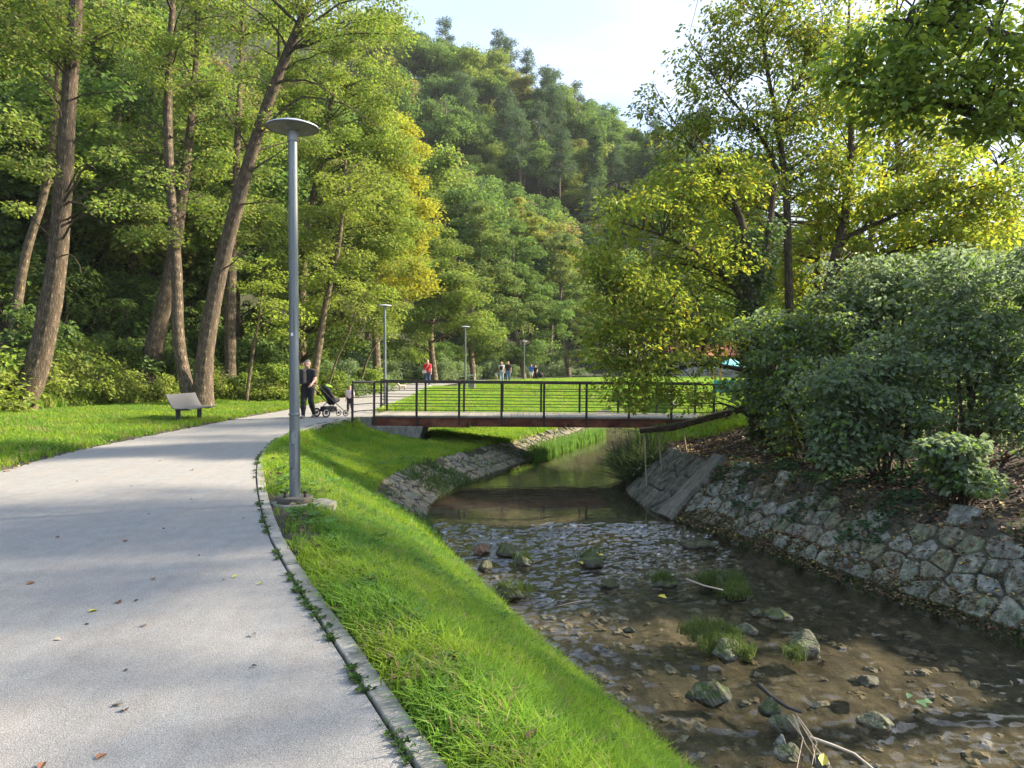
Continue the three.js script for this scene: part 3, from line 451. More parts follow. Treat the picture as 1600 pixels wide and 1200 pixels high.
const black = std(L(0.013, 0.013, 0.015), 0.85), jeans = std(L(0.045, 0.07, 0.13), 0.9), paleJeans = std(L(0.33, 0.42, 0.52), 0.9), white = std(L(0.75, 0.74, 0.72), 0.85), greyHair = std(L(0.14, 0.12, 0.11), 0.8), blond = std(L(0.36, 0.25, 0.13), 0.7), brownHair = std(L(0.06, 0.035, 0.02), 0.7), sole = std(L(0.10, 0.09, 0.085), 0.8);
const footAt = (u, v, D) => { const p = P(u, v, D); return V(p.x, height(p.x, D) + 0.032, -D); };
function backpack(o, y, z, m, w = 0.3, h = 0.44) {                    // a thing of its own on a back
  const b = thing('backpack', o.label, 'backpack', o.at.clone()); b.rotation.y = o.turn;
  part(b, 'bag', new RoundedBoxGeometry(w, h, 0.17, 3, 0.06).translate(0, y, z - 0.07), m); part(b, 'front_pocket', new RoundedBoxGeometry(w * 0.75, h * 0.45, 0.06, 3, 0.025).translate(0, y - h * 0.17, z - 0.165), m);
  for (const s of [-1, 1]) part(b, 'strap', new Geo().tube([[V(s * 0.11, y + h * 0.42, z - 0.02), 0.016], [V(s * 0.115, y + h * 0.55, z + 0.12), 0.016], [V(s * 0.13, y + h * 0.3, z + 0.32), 0.014], [V(s * 0.15, y - h * 0.1, z + 0.28), 0.012], [V(s * 0.15, y - h * 0.38, z + 0.06), 0.012]], 6).build(), m);
}
{ // man with backpack pushing a pushchair
  const at = footAt(481, 650, 22.6), turn = Math.PI - 0.75;          // walking away, turned a little to the right
  person({ label: 'man in black clothes with a backpack pushing a pushchair along the path', at, turn, cell: 0.016, wide: 1.08, k: 1.02, hair: greyHair, top: black, legs: black, shoes: sole, hem: 0.1,
    j: stand({ elA: [-0.25, 1.16, 0.06], elB: [0.24, 1.16, 0.06], wrA: [-0.2, 1.02, 0.30], wrB: [0.2, 1.02, 0.30], knA: [-0.1, 0.48, 0.12], anA: [-0.1, 0.10, 0.14], knB: [0.1, 0.5, 0.0], anB: [0.1, 0.12, -0.30], toeB: [0.1, 0.036, -0.15] }) });
  backpack({ label: 'black backpack on the back of the man with the pushchair', at, turn }, 1.27, -0.13, std(L(0.02, 0.021, 0.024), 0.7), 0.32, 0.46);
  const o = thing('pushchair', 'black pushchair with lime green hood pushed by the man', 'pushchair', at.clone().add(V(Math.sin(turn) * 0.84, 0, Math.cos(turn) * 0.84))); o.rotation.y = turn;
  const tub = (nm, pts, r, m) => part(o, nm, new Geo().tube(pts.map((p) => [V(...p), r]), 7).build(), m), fr = std(L(0.03, 0.03, 0.033), 0.4, { metalness: 0.4 });
  for (const s of [-1, 1]) { tub('frame_tube', [[s * 0.2, 1.03, -0.6], [s * 0.22, 0.75, -0.34], [s * 0.24, 0.42, 0.02], [s * 0.22, 0.16, 0.36]], 0.014, fr); tub('frame_tube', [[s * 0.24, 0.45, 0.0], [s * 0.25, 0.14, -0.36]], 0.014, fr); }
  tub('handle', [[-0.2, 1.03, -0.6], [-0.1, 1.06, -0.63], [0.1, 1.06, -0.63], [0.2, 1.03, -0.6]], 0.018, black);
  part(o, 'seat_shell', isoMesh(field([[[0, 0.92, -0.24], [0, 0.50, 0.0], 0.10, 0.12], [[0, 0.50, 0.0], [0, 0.52, 0.24], 0.11, 0.07], [[-0.12, 0.85, -0.2], [-0.12, 0.5, 0.02], 0.08, 0.08], [[0.12, 0.85, -0.2], [0.12, 0.5, 0.02], 0.08, 0.08]], 0, 0.05), [-0.3, 0.3, -0.45], [0.3, 1.1, 0.4], 0.025).build(), black);
  const hood = part(o, 'hood', new THREE.SphereGeometry(0.23, 20, 10, 0, Math.PI * 2, 0, 0.95).scale(0.8, 0.8, 0.8).rotateX(0.2).translate(0, 0.84, -0.14), std(L(0.28, 0.55, 0.03), 0.8, { side: THREE.DoubleSide }));
  part(hood, 'visor', new THREE.TorusGeometry(0.2, 0.012, 6, 20, Math.PI).translate(0, 0.84, 0.12), black);
  part(o, 'basket', new RoundedBoxGeometry(0.36, 0.17, 0.42, 2, 0.05).translate(0, 0.25, -0.1), black);
  const wheel = (x, z, r) => { const w = part(o, 'wheel', new THREE.CylinderGeometry(r * 0.28, r * 0.28, 0.04, 12).rotateZ(Math.PI / 2), fr, V(x, r, z)); part(w, 'tyre', new THREE.TorusGeometry(r * 0.86, r * 0.15, 8, 24).rotateY(Math.PI / 2), black); part(w, 'rim', new THREE.TorusGeometry(r * 0.64, r * 0.07, 6, 24).rotateY(Math.PI / 2), std(L(0.6, 0.6, 0.58), 0.4, { metalness: 0.4 })); for (let k = 0; k < 5; k++) part(w, 'spoke', new THREE.BoxGeometry(0.012, r * 1.3, 0.012).rotateX(k * Math.PI / 5), fr); };
  for (const s of [-1, 1]) { wheel(s * 0.27, -0.36, 0.145); wheel(s * 0.2, 0.4, 0.105); }
}
const kid = (d) => stand({ head: [0, 1.60, 0.03], ...d });
const kidHead = (o) => { o.scale.setScalar(1); return o; };
kidHead(person({ label: 'small child in a pale pink top standing by the first bridge post', at: footAt(547, 644, 25.2), turn: 2.6, k: 0.54, wide: 1.12, cell: 0.012, hair: blond, top: std(L(0.62, 0.46, 0.48), 0.9), legs: black, shoes: white, topSleeve: 1, j: kid() }));
{ // woman in red walking towards us, bag across her body
  const at = footAt(668, 604, 47.5);
  person({ label: 'woman in red top and jeans walking with a shoulder bag', at, turn: 0.05, k: 0.98, wide: 1.22, hair: blond, top: std(L(0.62, 0.012, 0.03), 0.8), legs: jeans, shoes: white, hem: 0.16, j: stand() });
  const b = thing('shoulder_bag', 'small pale shoulder bag across the woman in red', 'bag', at.clone()); b.rotation.y = 0.05;
  part(b, 'pouch', new RoundedBoxGeometry(0.26, 0.2, 0.1, 3, 0.04).translate(-0.2, 0.94, 0.16), std(L(0.62, 0.55, 0.50), 0.7)); part(b, 'strap', new Geo().tube([[V(-0.2, 1.02, 0.2), 0.012], [V(-0.02, 1.22, 0.215), 0.012], [V(0.13, 1.45, 0.09), 0.012], [V(0.1, 1.47, -0.02), 0.012]], 5).build(), std(L(0.62, 0.55, 0.50), 0.7));
}
{ // family further on, seen from behind
  const D = 63, g = 'family strolling on the far path', w = footAt(783.5, 600, D), m = footAt(794, 600, D + 0.6);
  person({ label: 'woman in white top and pale jeans with a small black rucksack', at: w, turn: Math.PI, k: 1.0, hair: blond, top: white, legs: paleJeans, shoes: white, cell: 0.025, topSleeve: 0.4, j: stand({ elA: [-0.26, 1.14, 0], wrA: [-0.3, 0.92, 0.05] }) });
  backpack({ label: 'small black rucksack on the woman in pale jeans', at: w, turn: Math.PI }, 1.2, -0.12, black, 0.27, 0.34);
  person({ label: 'man in black shirt and blue jeans walking beside the woman in white', at: m, turn: Math.PI, k: 1.03, hair: greyHair, top: black, legs: std(L(0.10, 0.16, 0.26), 0.9), shoes: sole, cell: 0.025, wide: 1.08, j: stand() });
  person({ label: 'toddler in a white shirt held by the hand of the woman in white', at: footAt(775.5, 600, D), turn: Math.PI, k: 0.52, wide: 1.15, hair: blond, top: white, legs: std(L(0.5, 0.3, 0.2), 0.9), legsTo: 0.6, shoes: white, cell: 0.018, j: kid({ elB: [0.3, 1.38, 0.02], wrB: [0.42, 1.58, 0.05] }) });
  const b = footAt(830, 601, 70);
  person({ label: 'person in a blue top and shorts on the far path', at: b, turn: Math.PI - 0.3, k: 0.9, hair: brownHair, top: std(L(0.03, 0.14, 0.55), 0.85), legs: white, legsTo: 0.7, shoes: white, cell: 0.025, j: stand() });
  const c = footAt(836, 601, 70.3);
  person({ label: 'person in dark clothes bending over a buggy on the far path', at: c, turn: Math.PI - 1.2, k: 0.95, hair: brownHair, top: black, legs: black, shoes: sole, cell: 0.025, j: stand({ head: [0, 1.42, 0.36], neck: [0, 1.32, 0.24], chest: [0, 1.18, 0.14], belly: [0, 1.03, 0.05], shA: [-0.17, 1.27, 0.2], shB: [0.17, 1.27, 0.2], elA: [-0.22, 1.05, 0.32], elB: [0.22, 1.05, 0.32], wrA: [-0.18, 0.9, 0.5], wrB: [0.18, 0.9, 0.5] }) });
  const p = thing('buggy', 'dark buggy in front of the bending person', 'buggy', c.clone().add(V(0.55, 0, -0.1))); p.rotation.y = Math.PI - 1.2;
  part(p, 'seat', new THREE.SphereGeometry(0.28, 14, 10).scale(0.8, 0.9, 1).translate(0, 0.55, 0), black); for (const s of [-1, 1]) { part(p, 'frame_tube', new Geo().tube([[V(s * 0.2, 0.9, -0.35), 0.015], [V(s * 0.22, 0.45, 0), 0.015], [V(s * 0.22, 0.12, 0.3), 0.015]], 6).build(), black); for (const z of [-0.28, 0.3]) part(p, 'wheel', new THREE.TorusGeometry(0.09, 0.022, 6, 16).rotateY(Math.PI / 2).translate(s * 0.23, 0.11, z), black); }
}
{ // small pale dog on the path
  const at = footAt(628.5, 611, 41), o = thing('dog', 'small cream coloured dog standing on the path beyond the bridge', 'dog', at); o.rotation.y = -1.2;
  const leg = (x, z, h) => [[[x, 0.22, z], [x, 0.12, z + h], 0.036, 0.022], [[x, 0.12, z + h], [x, 0.02, z], 0.02, 0.02], [[x, 0.018, z], [x, 0.018, z + 0.03], 0.02, 0.018]];
  const b = [[[0, 0.25, 0.14], [0, 0.26, -0.12], 0.085, 0.065], [[0, 0.29, 0.17], [0, 0.37, 0.23], 0.06, 0.05], [[0, 0.39, 0.24], [0, 0.375, 0.28], 0.058, 0.045], [[0, 0.37, 0.29], [0, 0.355, 0.345], 0.03, 0.022], [[0.045, 0.43, 0.23], [0.065, 0.38, 0.235], 0.016, 0.014], [[-0.045, 0.43, 0.23], [-0.065, 0.38, 0.235], 0.016, 0.014], [[0, 0.28, -0.17], [0, 0.38, -0.25], 0.022, 0.014], ...leg(0.05, 0.15, -0.02), ...leg(-0.05, 0.15, -0.02), ...leg(0.05, -0.13, -0.035), ...leg(-0.05, -0.13, -0.035)];
  part(o, 'body', isoMesh(field(b, 0, 0.018), ...bounds(b, 0.03), 0.011).build(), std(L(0.62, 0.47, 0.36), 0.95)); part(o, 'nose', new THREE.SphereGeometry(0.012, 8, 6), black, V(0, 0.36, 0.366)); for (const s of [-1, 1]) part(o, 'eye', new THREE.SphereGeometry(0.008, 6, 5), black, V(s * 0.026, 0.395, 0.318));
}

// ---------------------------------------------------------------- foliage
const GREEN = { bright: [0.25, 0.335, 0.032], mid: [0.155, 0.25, 0.04], dark: [0.095, 0.16, 0.04], blue: [0.205, 0.27, 0.145], olive: [0.235, 0.26, 0.06], yellow: [0.41, 0.385, 0.03], autumn: [0.34, 0.24, 0.07], pine: [0.075, 0.12, 0.06], rust: [0.24, 0.17, 0.09], lime: [0.29, 0.36, 0.042] };
const tmpN = V(), tmpA = V(), tmpB = V();
function leafAt(g, x, y, z, nx, ny, nz, ax, ay, az, len, wid, fold, c, fine) {   // n: face normal, a: axis
  const bx = ny * az - nz * ay, by = nz * ax - nx * az, bz = nx * ay - ny * ax, f = fold * wid, o = g.p.length / 3;
  if (fine) {
    const w2 = wid * 0.72, d = -len * 0.12;
    g.p.push(x, y, z, x + ax * len * 0.36 + bx * wid + nx * f, y + ay * len * 0.36 + by * wid + ny * f, z + az * len * 0.36 + bz * wid + nz * f, x + ax * len * 0.36 - bx * wid + nx * f, y + ay * len * 0.36 - by * wid + ny * f, z + az * len * 0.36 - bz * wid + nz * f,
      x + ax * len * 0.7 + bx * w2 + nx * f * 0.6, y + ay * len * 0.7 + by * w2 + ny * f * 0.6, z + az * len * 0.7 + bz * w2 + nz * f * 0.6, x + ax * len * 0.7 - bx * w2 + nx * f * 0.6, y + ay * len * 0.7 - by * w2 + ny * f * 0.6, z + az * len * 0.7 - bz * w2 + nz * f * 0.6, x + ax * len + nx * d, y + ay * len + ny * d, z + az * len + nz * d);
    for (let k = 0; k < 6; k++) g.c.push(c[0], c[1], c[2]);
    g.i.push(o, o + 1, o + 5, o, o + 5, o + 2, o + 1, o + 3, o + 5, o + 2, o + 5, o + 4);
  } else {
    g.p.push(x, y, z, x + ax * len * 0.45 + bx * wid + nx * f, y + ay * len * 0.45 + by * wid + ny * f, z + az * len * 0.45 + bz * wid + nz * f, x + ax * len, y + ay * len, z + az * len, x + ax * len * 0.45 - bx * wid + nx * f, y + ay * len * 0.45 - by * wid + ny * f, z + az * len * 0.45 - bz * wid + nz * f);
    for (let k = 0; k < 4; k++) g.c.push(c[0], c[1], c[2]);
    g.i.push(o, o + 1, o + 2, o, o + 2, o + 3);
  }
}
function leafClump(g, r, c, rad, n, o) {                             // leaves spread through a flattened clump
  const flat = o.flat ?? 0.6, tone = 0.78 + r() * 0.44, mixd = r();
  for (let k = 0; k < n; k++) {
    const q = Math.pow(r(), 0.45), ph = r() * 6.2832, ct = r() * 2 - 1, st = Math.sqrt(1 - ct * ct), dx = st * Math.cos(ph), dy = ct, dz = st * Math.sin(ph);
    const x = c.x + dx * q * rad, y = c.y + dy * q * rad * flat - (o.hang ?? 0.15) * rad * q * q, z = c.z + dz * q * rad;
    tmpN.set((r() - 0.5) * 1.5 + dx * 0.35, 0.35 + r() * 0.9, (r() - 0.5) * 1.5 + dz * 0.35).normalize();
    tmpA.set(dx + (r() - 0.5) * 1.3, -(o.droop ?? 0.35) + (r() - 0.5) * 0.9, dz + (r() - 0.5) * 1.3); tmpA.addScaledVector(tmpN, -tmpA.dot(tmpN)).normalize();
    const s = o.size * (0.6 + r() * 0.75), col = o.cols[Math.floor(Math.pow(r(), 1.4 - mixd * 0.8) * o.cols.length) % o.cols.length], v = tone * (0.72 + r() * 0.56);
    leafAt(g, x, y, z, tmpN.x, tmpN.y, tmpN.z, tmpA.x, tmpA.y, tmpA.z, s, s * (o.slim ?? 0.34), 0.25 + r() * 0.3, [col[0] * v, col[1] * v, col[2] * v], o.fine);
  }
}
function limb(w, r, a, b, ra, rb, sag = 0.15, seg = 5) {              // a bent tapering branch
  const d = a.distanceTo(b), k1 = V((r() - 0.5) * d * sag, d * sag * 0.8, (r() - 0.5) * d * sag), pts = [], n = Math.max(3, Math.min(7, Math.round(d / 0.7) + 2));
  for (let i = 0; i <= n; i++) { const t = i / n; pts.push([a.clone().lerp(b, t).addScaledVector(k1, Math.sin(t * Math.PI)).add(V((r() - 0.5), (r() - 0.5), (r() - 0.5)).multiplyScalar(i && i < n ? d * 0.035 : 0)), lerp(ra, rb, Math.pow(t, 0.8))]); }
  w.tube(pts, seg, false);
}
// stems: [[Vector3, radius], ...] in world metres; blobs: { c, r: Vector3, n } ellipsoids of clumps
function plant(name, label, category, o) {
  const r = rng(o.seed), base = o.stems[0][0][0].clone(), t = thing(name, label, category, base, o.group), w = new Geo(), g = new Geo(), rel = (p) => p.clone().sub(base), all = [];
  o.stems.forEach((s) => { const cv = new THREE.CatmullRomCurve3(s.map((q) => rel(q[0]))), n = Math.max(6, s.length * 4), pts = []; for (let i = 0; i <= n; i++) { const f = i / n, e = f * (s.length - 1), k = Math.min(s.length - 2, Math.floor(e)), p = cv.getPoint(f), rad = lerp(s[k][1], s[k + 1][1], e - k) * (1 + 0.06 * n3(p.x * 2, p.y * 1.4, p.z * 2)) * (i === 0 && o.flare ? 1.28 : i === 1 && o.flare ? 1.08 : 1); pts.push([p, rad]); all.push([p, rad, f]); } pts[0][0].y -= 0.2; w.tube(pts, o.sides ?? 10, false); });
  for (const b of o.blobs) {
    const c = rel(b.c), n = Math.round(b.n * (o.dens ?? 1));
    for (let k = 0; k < n; k++) {
      const q = Math.pow(r(), 0.42), ph = r() * 6.2832, ct = r() * 2 - 1, st = Math.sqrt(1 - ct * ct), p = V(c.x + b.r.x * q * st * Math.cos(ph), c.y + b.r.y * q * ct, c.z + b.r.z * q * st * Math.sin(ph));
      if (base.y + p.y < height(base.x + p.x, -(base.z + p.z)) + 0.12) continue;
      leafClump(g, r, p, o.clump * (0.65 + r() * 0.7), Math.round(o.per * (0.6 + r() * 0.8)), b.leaf ? { ...o.leaf, ...b.leaf } : o.leaf);
      if (r() < (o.limbs ?? 0.6)) { let best = null, bd = 1e9; for (const q2 of all) { const dd = q2[0].distanceTo(p) + Math.max(0, q2[0].y - p.y + (o.rise ?? 0.5)) * 1.6; if (dd < bd) { bd = dd; best = q2; } } const d = best[0].distanceTo(p); limb(w, r, best[0], p, Math.min(best[1] * 0.55, 0.012 + d * (o.limbFat ?? 0.012)), 0.006 + d * 0.001, 0.12, 5); }
    }
  }
  for (const tw of o.twigs ?? []) limb(w, r, rel(tw[0]), rel(tw[1]), tw[2], 0.008, tw[3] ?? 0.12, 5);
  part(t, o.trunkName ?? 'trunk', w.build(), o.bark ?? M.bark);
  part(t, 'crown', g.build(false), o.gloss ? M.leafGloss : M.leaf);
  return t;
}
const stem = (...q) => q.map(([u, v, D, rad]) => [P(u, v, D), rad]);
const grounded = (s) => { const p = s[0][0]; p.y = Math.min(p.y, height(p.x, -p.z) + 0.03); return s; };
const blob = (u, v, D, ru, rv, n, deep = 1, leaf) => ({ c: P(u, v, D), r: V(PXM(ru, D), PXM(rv, D), PXM(ru, D) * deep), n, leaf });
const mixCols = (...c) => c.map((q) => GREEN[q]);

// ---- big trees on the left verge
plant('forest_tree', 'thick leaning tree with scaly bark on the grass left of the bench', 'tree', { seed: 1, flare: true, sides: 14, bark: M.bark,
  stems: [grounded(stem([28, 645, 22, 0.423], [58, 570, 22, 0.347], [85, 440, 21.8, 0.288], [98, 300, 21.5, 0.239], [108, 150, 21.2, 0.203], [120, 0, 21, 0.171], [132, -170, 20.8, 0.144], [140, -330, 20.6, 0.072]))],
  blobs: [blob(120, 40, 20.5, 95, 45, 8), blob(60, -120, 21, 180, 90, 30), blob(200, -150, 21, 170, 90, 30), blob(20, 240, 20, 60, 110, 7), blob(200, 290, 20.5, 60, 80, 5), blob(140, -300, 21, 200, 90, 30), blob(40, 60, 20, 70, 70, 9)], clump: 0.62, per: 230, limbs: 0.7, limbFat: 0.011,
  leaf: { size: 0.105, cols: mixCols('mid', 'bright', 'olive'), flat: 0.5, droop: 0.4 },
  twigs: [[P(104, 235, 21.4), P(175, 190, 20.5), 0.035, 0.2], [P(104, 300, 21.4), P(150, 265, 20.2), 0.03, 0.25], [P(103, 320, 21.4), P(160, 350, 20.4), 0.03, 0.2], [P(107, 180, 21.3), P(60, 140, 20.6), 0.03, 0.2], [P(95, 400, 21.6), P(128, 430, 20.8), 0.022, 0.2], [P(106, 160, 21.3), P(235, 155, 20.4), 0.03, 0.1], [P(112, 90, 21.2), P(250, 40, 20.8), 0.035, 0.1], [P(104, 250, 21.4), P(40, 130, 20.5), 0.025, 0.3]] });
plant('forest_tree', 'forked tree behind the bench with one stem leaning over the path', 'tree', { seed: 2, flare: true, sides: 14,
  stems: [grounded(stem([316, 626, 26, 0.353], [320, 560, 26, 0.302], [338, 450, 26, 0.269], [376, 300, 25.6, 0.223], [412, 180, 25.2, 0.189], [450, 80, 25, 0.155], [488, -10, 24.8, 0.126], [530, -140, 24.6, 0.067])), grounded(stem([298, 622, 26.2, 0.252], [280, 540, 26.3, 0.210], [276, 420, 26.4, 0.185], [267, 300, 26.5, 0.160], [262, 180, 26.6, 0.160], [268, 40, 26.7, 0.118], [280, -120, 26.8, 0.059]))],
  blobs: [blob(430, 20, 24.5, 150, 60, 16), blob(560, 40, 24.5, 90, 60, 12), blob(300, -60, 26, 170, 90, 26), blob(520, -150, 25, 170, 80, 26), blob(300, 90, 26.5, 90, 60, 9), blob(260, 320, 26.5, 70, 60, 5), blob(345, 330, 27, 60, 90, 6), blob(470, 180, 26, 80, 70, 9)], clump: 0.72, per: 230, limbs: 0.7, limbFat: 0.011,
  leaf: { size: 0.11, cols: mixCols('mid', 'bright', 'olive'), flat: 0.5, droop: 0.4 },
  twigs: [[P(400, 215, 25.3), P(600, 205, 24), 0.06, 0.3], [P(432, 130, 25), P(560, 175, 24.2), 0.06, 0.22], [P(395, 250, 25.4), P(330, 140, 25), 0.045, 0.2], [P(385, 275, 25.5), P(460, 225, 25), 0.05, 0.05], [P(372, 320, 25.6), P(450, 318, 25), 0.035, 0.05], [P(435, 90, 25), P(435, 20, 24.6), 0.05, 0.1], [P(270, 215, 26.5), P(180, 150, 26), 0.04, 0.1], [P(350, 420, 25.8), P(420, 385, 25), 0.03, 0.1]] });
const plainTrunk = (label, seed, st, bark, blobs, leafCols, more = {}) => plant('forest_tree', label, 'tree', { seed, stems: [grounded(stem(...st))], blobs, clump: 0.7, per: 170, limbs: 0.6, bark, leaf: { size: 0.13, cols: mixCols(...leafCols), flat: 0.55 }, ...more });
plainTrunk('dark stout trunk leaning right in the shade behind the tall grass', 3, [[228, 592, 30, 0.40], [246, 520, 30, 0.36], [266, 430, 30, 0.28], [288, 280, 30, 0.2], [305, 120, 30, 0.12], [310, -60, 30, 0.06]], M.barkDark, [blob(300, 120, 30, 110, 80, 24), blob(260, 260, 31, 90, 80, 20), blob(310, -40, 30, 150, 70, 30)], ['mid', 'dark', 'olive']);
plainTrunk('straight dark trunk standing right of the forked tree', 4, [[360, 598, 31, 0.24], [360, 480, 31, 0.22], [364, 380, 31, 0.18], [372, 200, 31, 0.13], [380, 20, 31, 0.06]], M.barkDark, [blob(380, 180, 31.5, 90, 90, 26), blob(400, 330, 32, 60, 80, 18), blob(380, 30, 31, 110, 80, 24)], ['bright', 'mid', 'olive']);
plainTrunk('slim pale trunk rising behind the thick leaning tree', 5, [[15, 560, 27, 0.2], [40, 400, 27, 0.16], [72, 290, 27, 0.13], [90, 120, 27, 0.09], [95, -60, 27, 0.05]], M.barkPale, [blob(60, 200, 27, 90, 90, 18), blob(60, 30, 27, 120, 90, 26)], ['bright', 'mid', 'lime']);
plainTrunk('thin dark trunk deep in the shade between the big trees', 6, [[188, 560, 36, 0.26], [205, 430, 36, 0.22], [225, 290, 36, 0.17], [240, 120, 36, 0.1]], M.barkDark, [blob(240, 160, 36, 90, 90, 26), blob(190, 280, 36, 70, 70, 16)], ['mid', 'dark']);
plainTrunk('dark upright trunk half hidden in the woodland shade', 7, [[170, 560, 40, 0.24], [178, 430, 40, 0.2], [182, 300, 40, 0.17], [190, 100, 40, 0.1]], M.barkDark, [blob(170, 120, 40, 110, 90, 26), blob(130, 260, 40, 80, 80, 18)], ['dark', 'mid']);
plainTrunk('slender sapling with pale stem leaning right beside the woodland edge', 8, [[384, 598, 29, 0.07], [396, 545, 29, 0.06], [404, 500, 29, 0.05], [412, 440, 29, 0.03]], M.barkPale, [blob(415, 440, 29, 45, 45, 12), blob(440, 500, 29.5, 50, 40, 12)], ['lime', 'bright'], { clump: 0.5, per: 80 });
plainTrunk('pale curved trunk behind the man with the pushchair', 9, [[486, 592, 33, 0.17], [500, 530, 33, 0.16], [510, 470, 33, 0.13], [530, 380, 33, 0.1], [540, 250, 33, 0.05]], M.barkPale, [blob(520, 420, 33, 60, 50, 18), blob(545, 300, 33, 70, 60, 24)], ['bright', 'olive', 'lime']);
plainTrunk('thin slanting sapling leaning towards the first railing post', 10, [[508, 602, 34, 0.05], [527, 560, 34, 0.045], [545, 520, 34, 0.035], [560, 470, 34, 0.02]], M.barkPale, [blob(560, 470, 34, 45, 40, 12)], ['bright', 'olive'], { clump: 0.5, per: 80 });
plainTrunk('thin slanting sapling rising behind the second lamp post', 11, [[560, 600, 37, 0.06], [575, 560, 37, 0.05], [598, 520, 37, 0.04], [612, 480, 37, 0.02]], M.barkPale, [blob(610, 480, 37, 45, 40, 12)], ['bright', 'olive'], { clump: 0.5, per: 80 });
// ---- sunlit crowns at the edge of the wood
const edge = (label, seed, base, blobs, cols, size = 0.2, more = {}) => { const [u, v, D] = base, b = P(u, v, D); b.y = height(b.x, D); const top = blobs.reduce((m, q) => (q.c.y > m.c.y ? q : m), blobs[0]); const s = [[b, 0.26], [b.clone().lerp(top.c, 0.35).add(V(-0.5, 0.6, 0)), 0.2], [b.clone().lerp(top.c, 0.7), 0.13], [top.c.clone(), 0.05]]; return plant('woodland_edge_tree', label, 'tree', { seed, stems: [s], blobs, clump: 0.85, per: 250, limbs: 0.5, bark: M.barkDark, leaf: { size: size * 0.7, cols: mixCols(...cols), flat: 0.55 }, group: 'trees along the woodland edge', ...more }); };
edge('large sunlit yellow green tree spreading above the second lamp post', 20, [470, 590, 38], [blob(470, 120, 38, 75, 70, 34), blob(560, 150, 38, 75, 70, 34), blob(505, 260, 38, 85, 75, 40), blob(600, 250, 37, 55, 70, 28), blob(560, 370, 36.5, 85, 70, 36), blob(460, 410, 37, 60, 80, 26), blob(620, 370, 37, 45, 70, 22), blob(500, 500, 36, 60, 45, 18), blob(590, 470, 36, 50, 50, 18), blob(530, 20, 38, 120, 60, 34)], ['bright', 'olive', 'lime', 'mid'], 0.19);
edge('golden yellow tree leaning out over the path past the second lamp', 21, [590, 592, 46], [blob(630, 290, 45, 38, 60, 22), blob(620, 220, 45, 40, 50, 18), blob(650, 350, 44, 32, 50, 16), blob(630, 440, 44, 48, 50, 22), blob(600, 360, 45, 50, 60, 22)], ['yellow', 'lime', 'yellow', 'yellow'], 0.22);
edge('broad olive green tree arching down behind the woman in red', 22, [680, 592, 56], [blob(690, 390, 55, 45, 50, 22), blob(720, 450, 54, 50, 50, 26), blob(680, 480, 54, 48, 45, 22), blob(750, 500, 54, 40, 35, 18), blob(655, 420, 54, 40, 45, 16), blob(640, 510, 53, 45, 35, 16)], ['olive', 'bright', 'mid'], 0.24);
edge('dark green round tree above the third lamp post', 23, [740, 590, 64], [blob(770, 430, 64, 50, 60, 28), blob(750, 360, 64, 45, 50, 24), blob(800, 480, 63, 45, 45, 22), blob(760, 520, 62, 45, 30, 16)], ['mid', 'dark', 'olive'], 0.27);
edge('deep green tree standing behind the strolling family', 24, [820, 590, 78], [blob(830, 440, 78, 48, 60, 30), blob(800, 380, 79, 40, 45, 22), blob(860, 500, 78, 45, 45, 24), blob(830, 540, 77, 45, 25, 14)], ['mid', 'dark', 'mid'], 0.3);
edge('grey green tree between the fourth and the last lamp post', 25, [890, 590, 88], [blob(890, 450, 88, 42, 55, 26), blob(920, 510, 88, 42, 45, 22), blob(870, 390, 89, 36, 40, 18), blob(900, 550, 87, 45, 22, 14)], ['mid', 'olive', 'dark'], 0.32);
edge('pale yellow tree with autumn tinted top on the lower slope', 26, [820, 560, 92], [blob(815, 350, 92, 34, 40, 18), blob(850, 370, 92, 38, 50, 24), blob(875, 420, 91, 34, 40, 18)], ['olive', 'lime', 'autumn', 'bright'], 0.32);

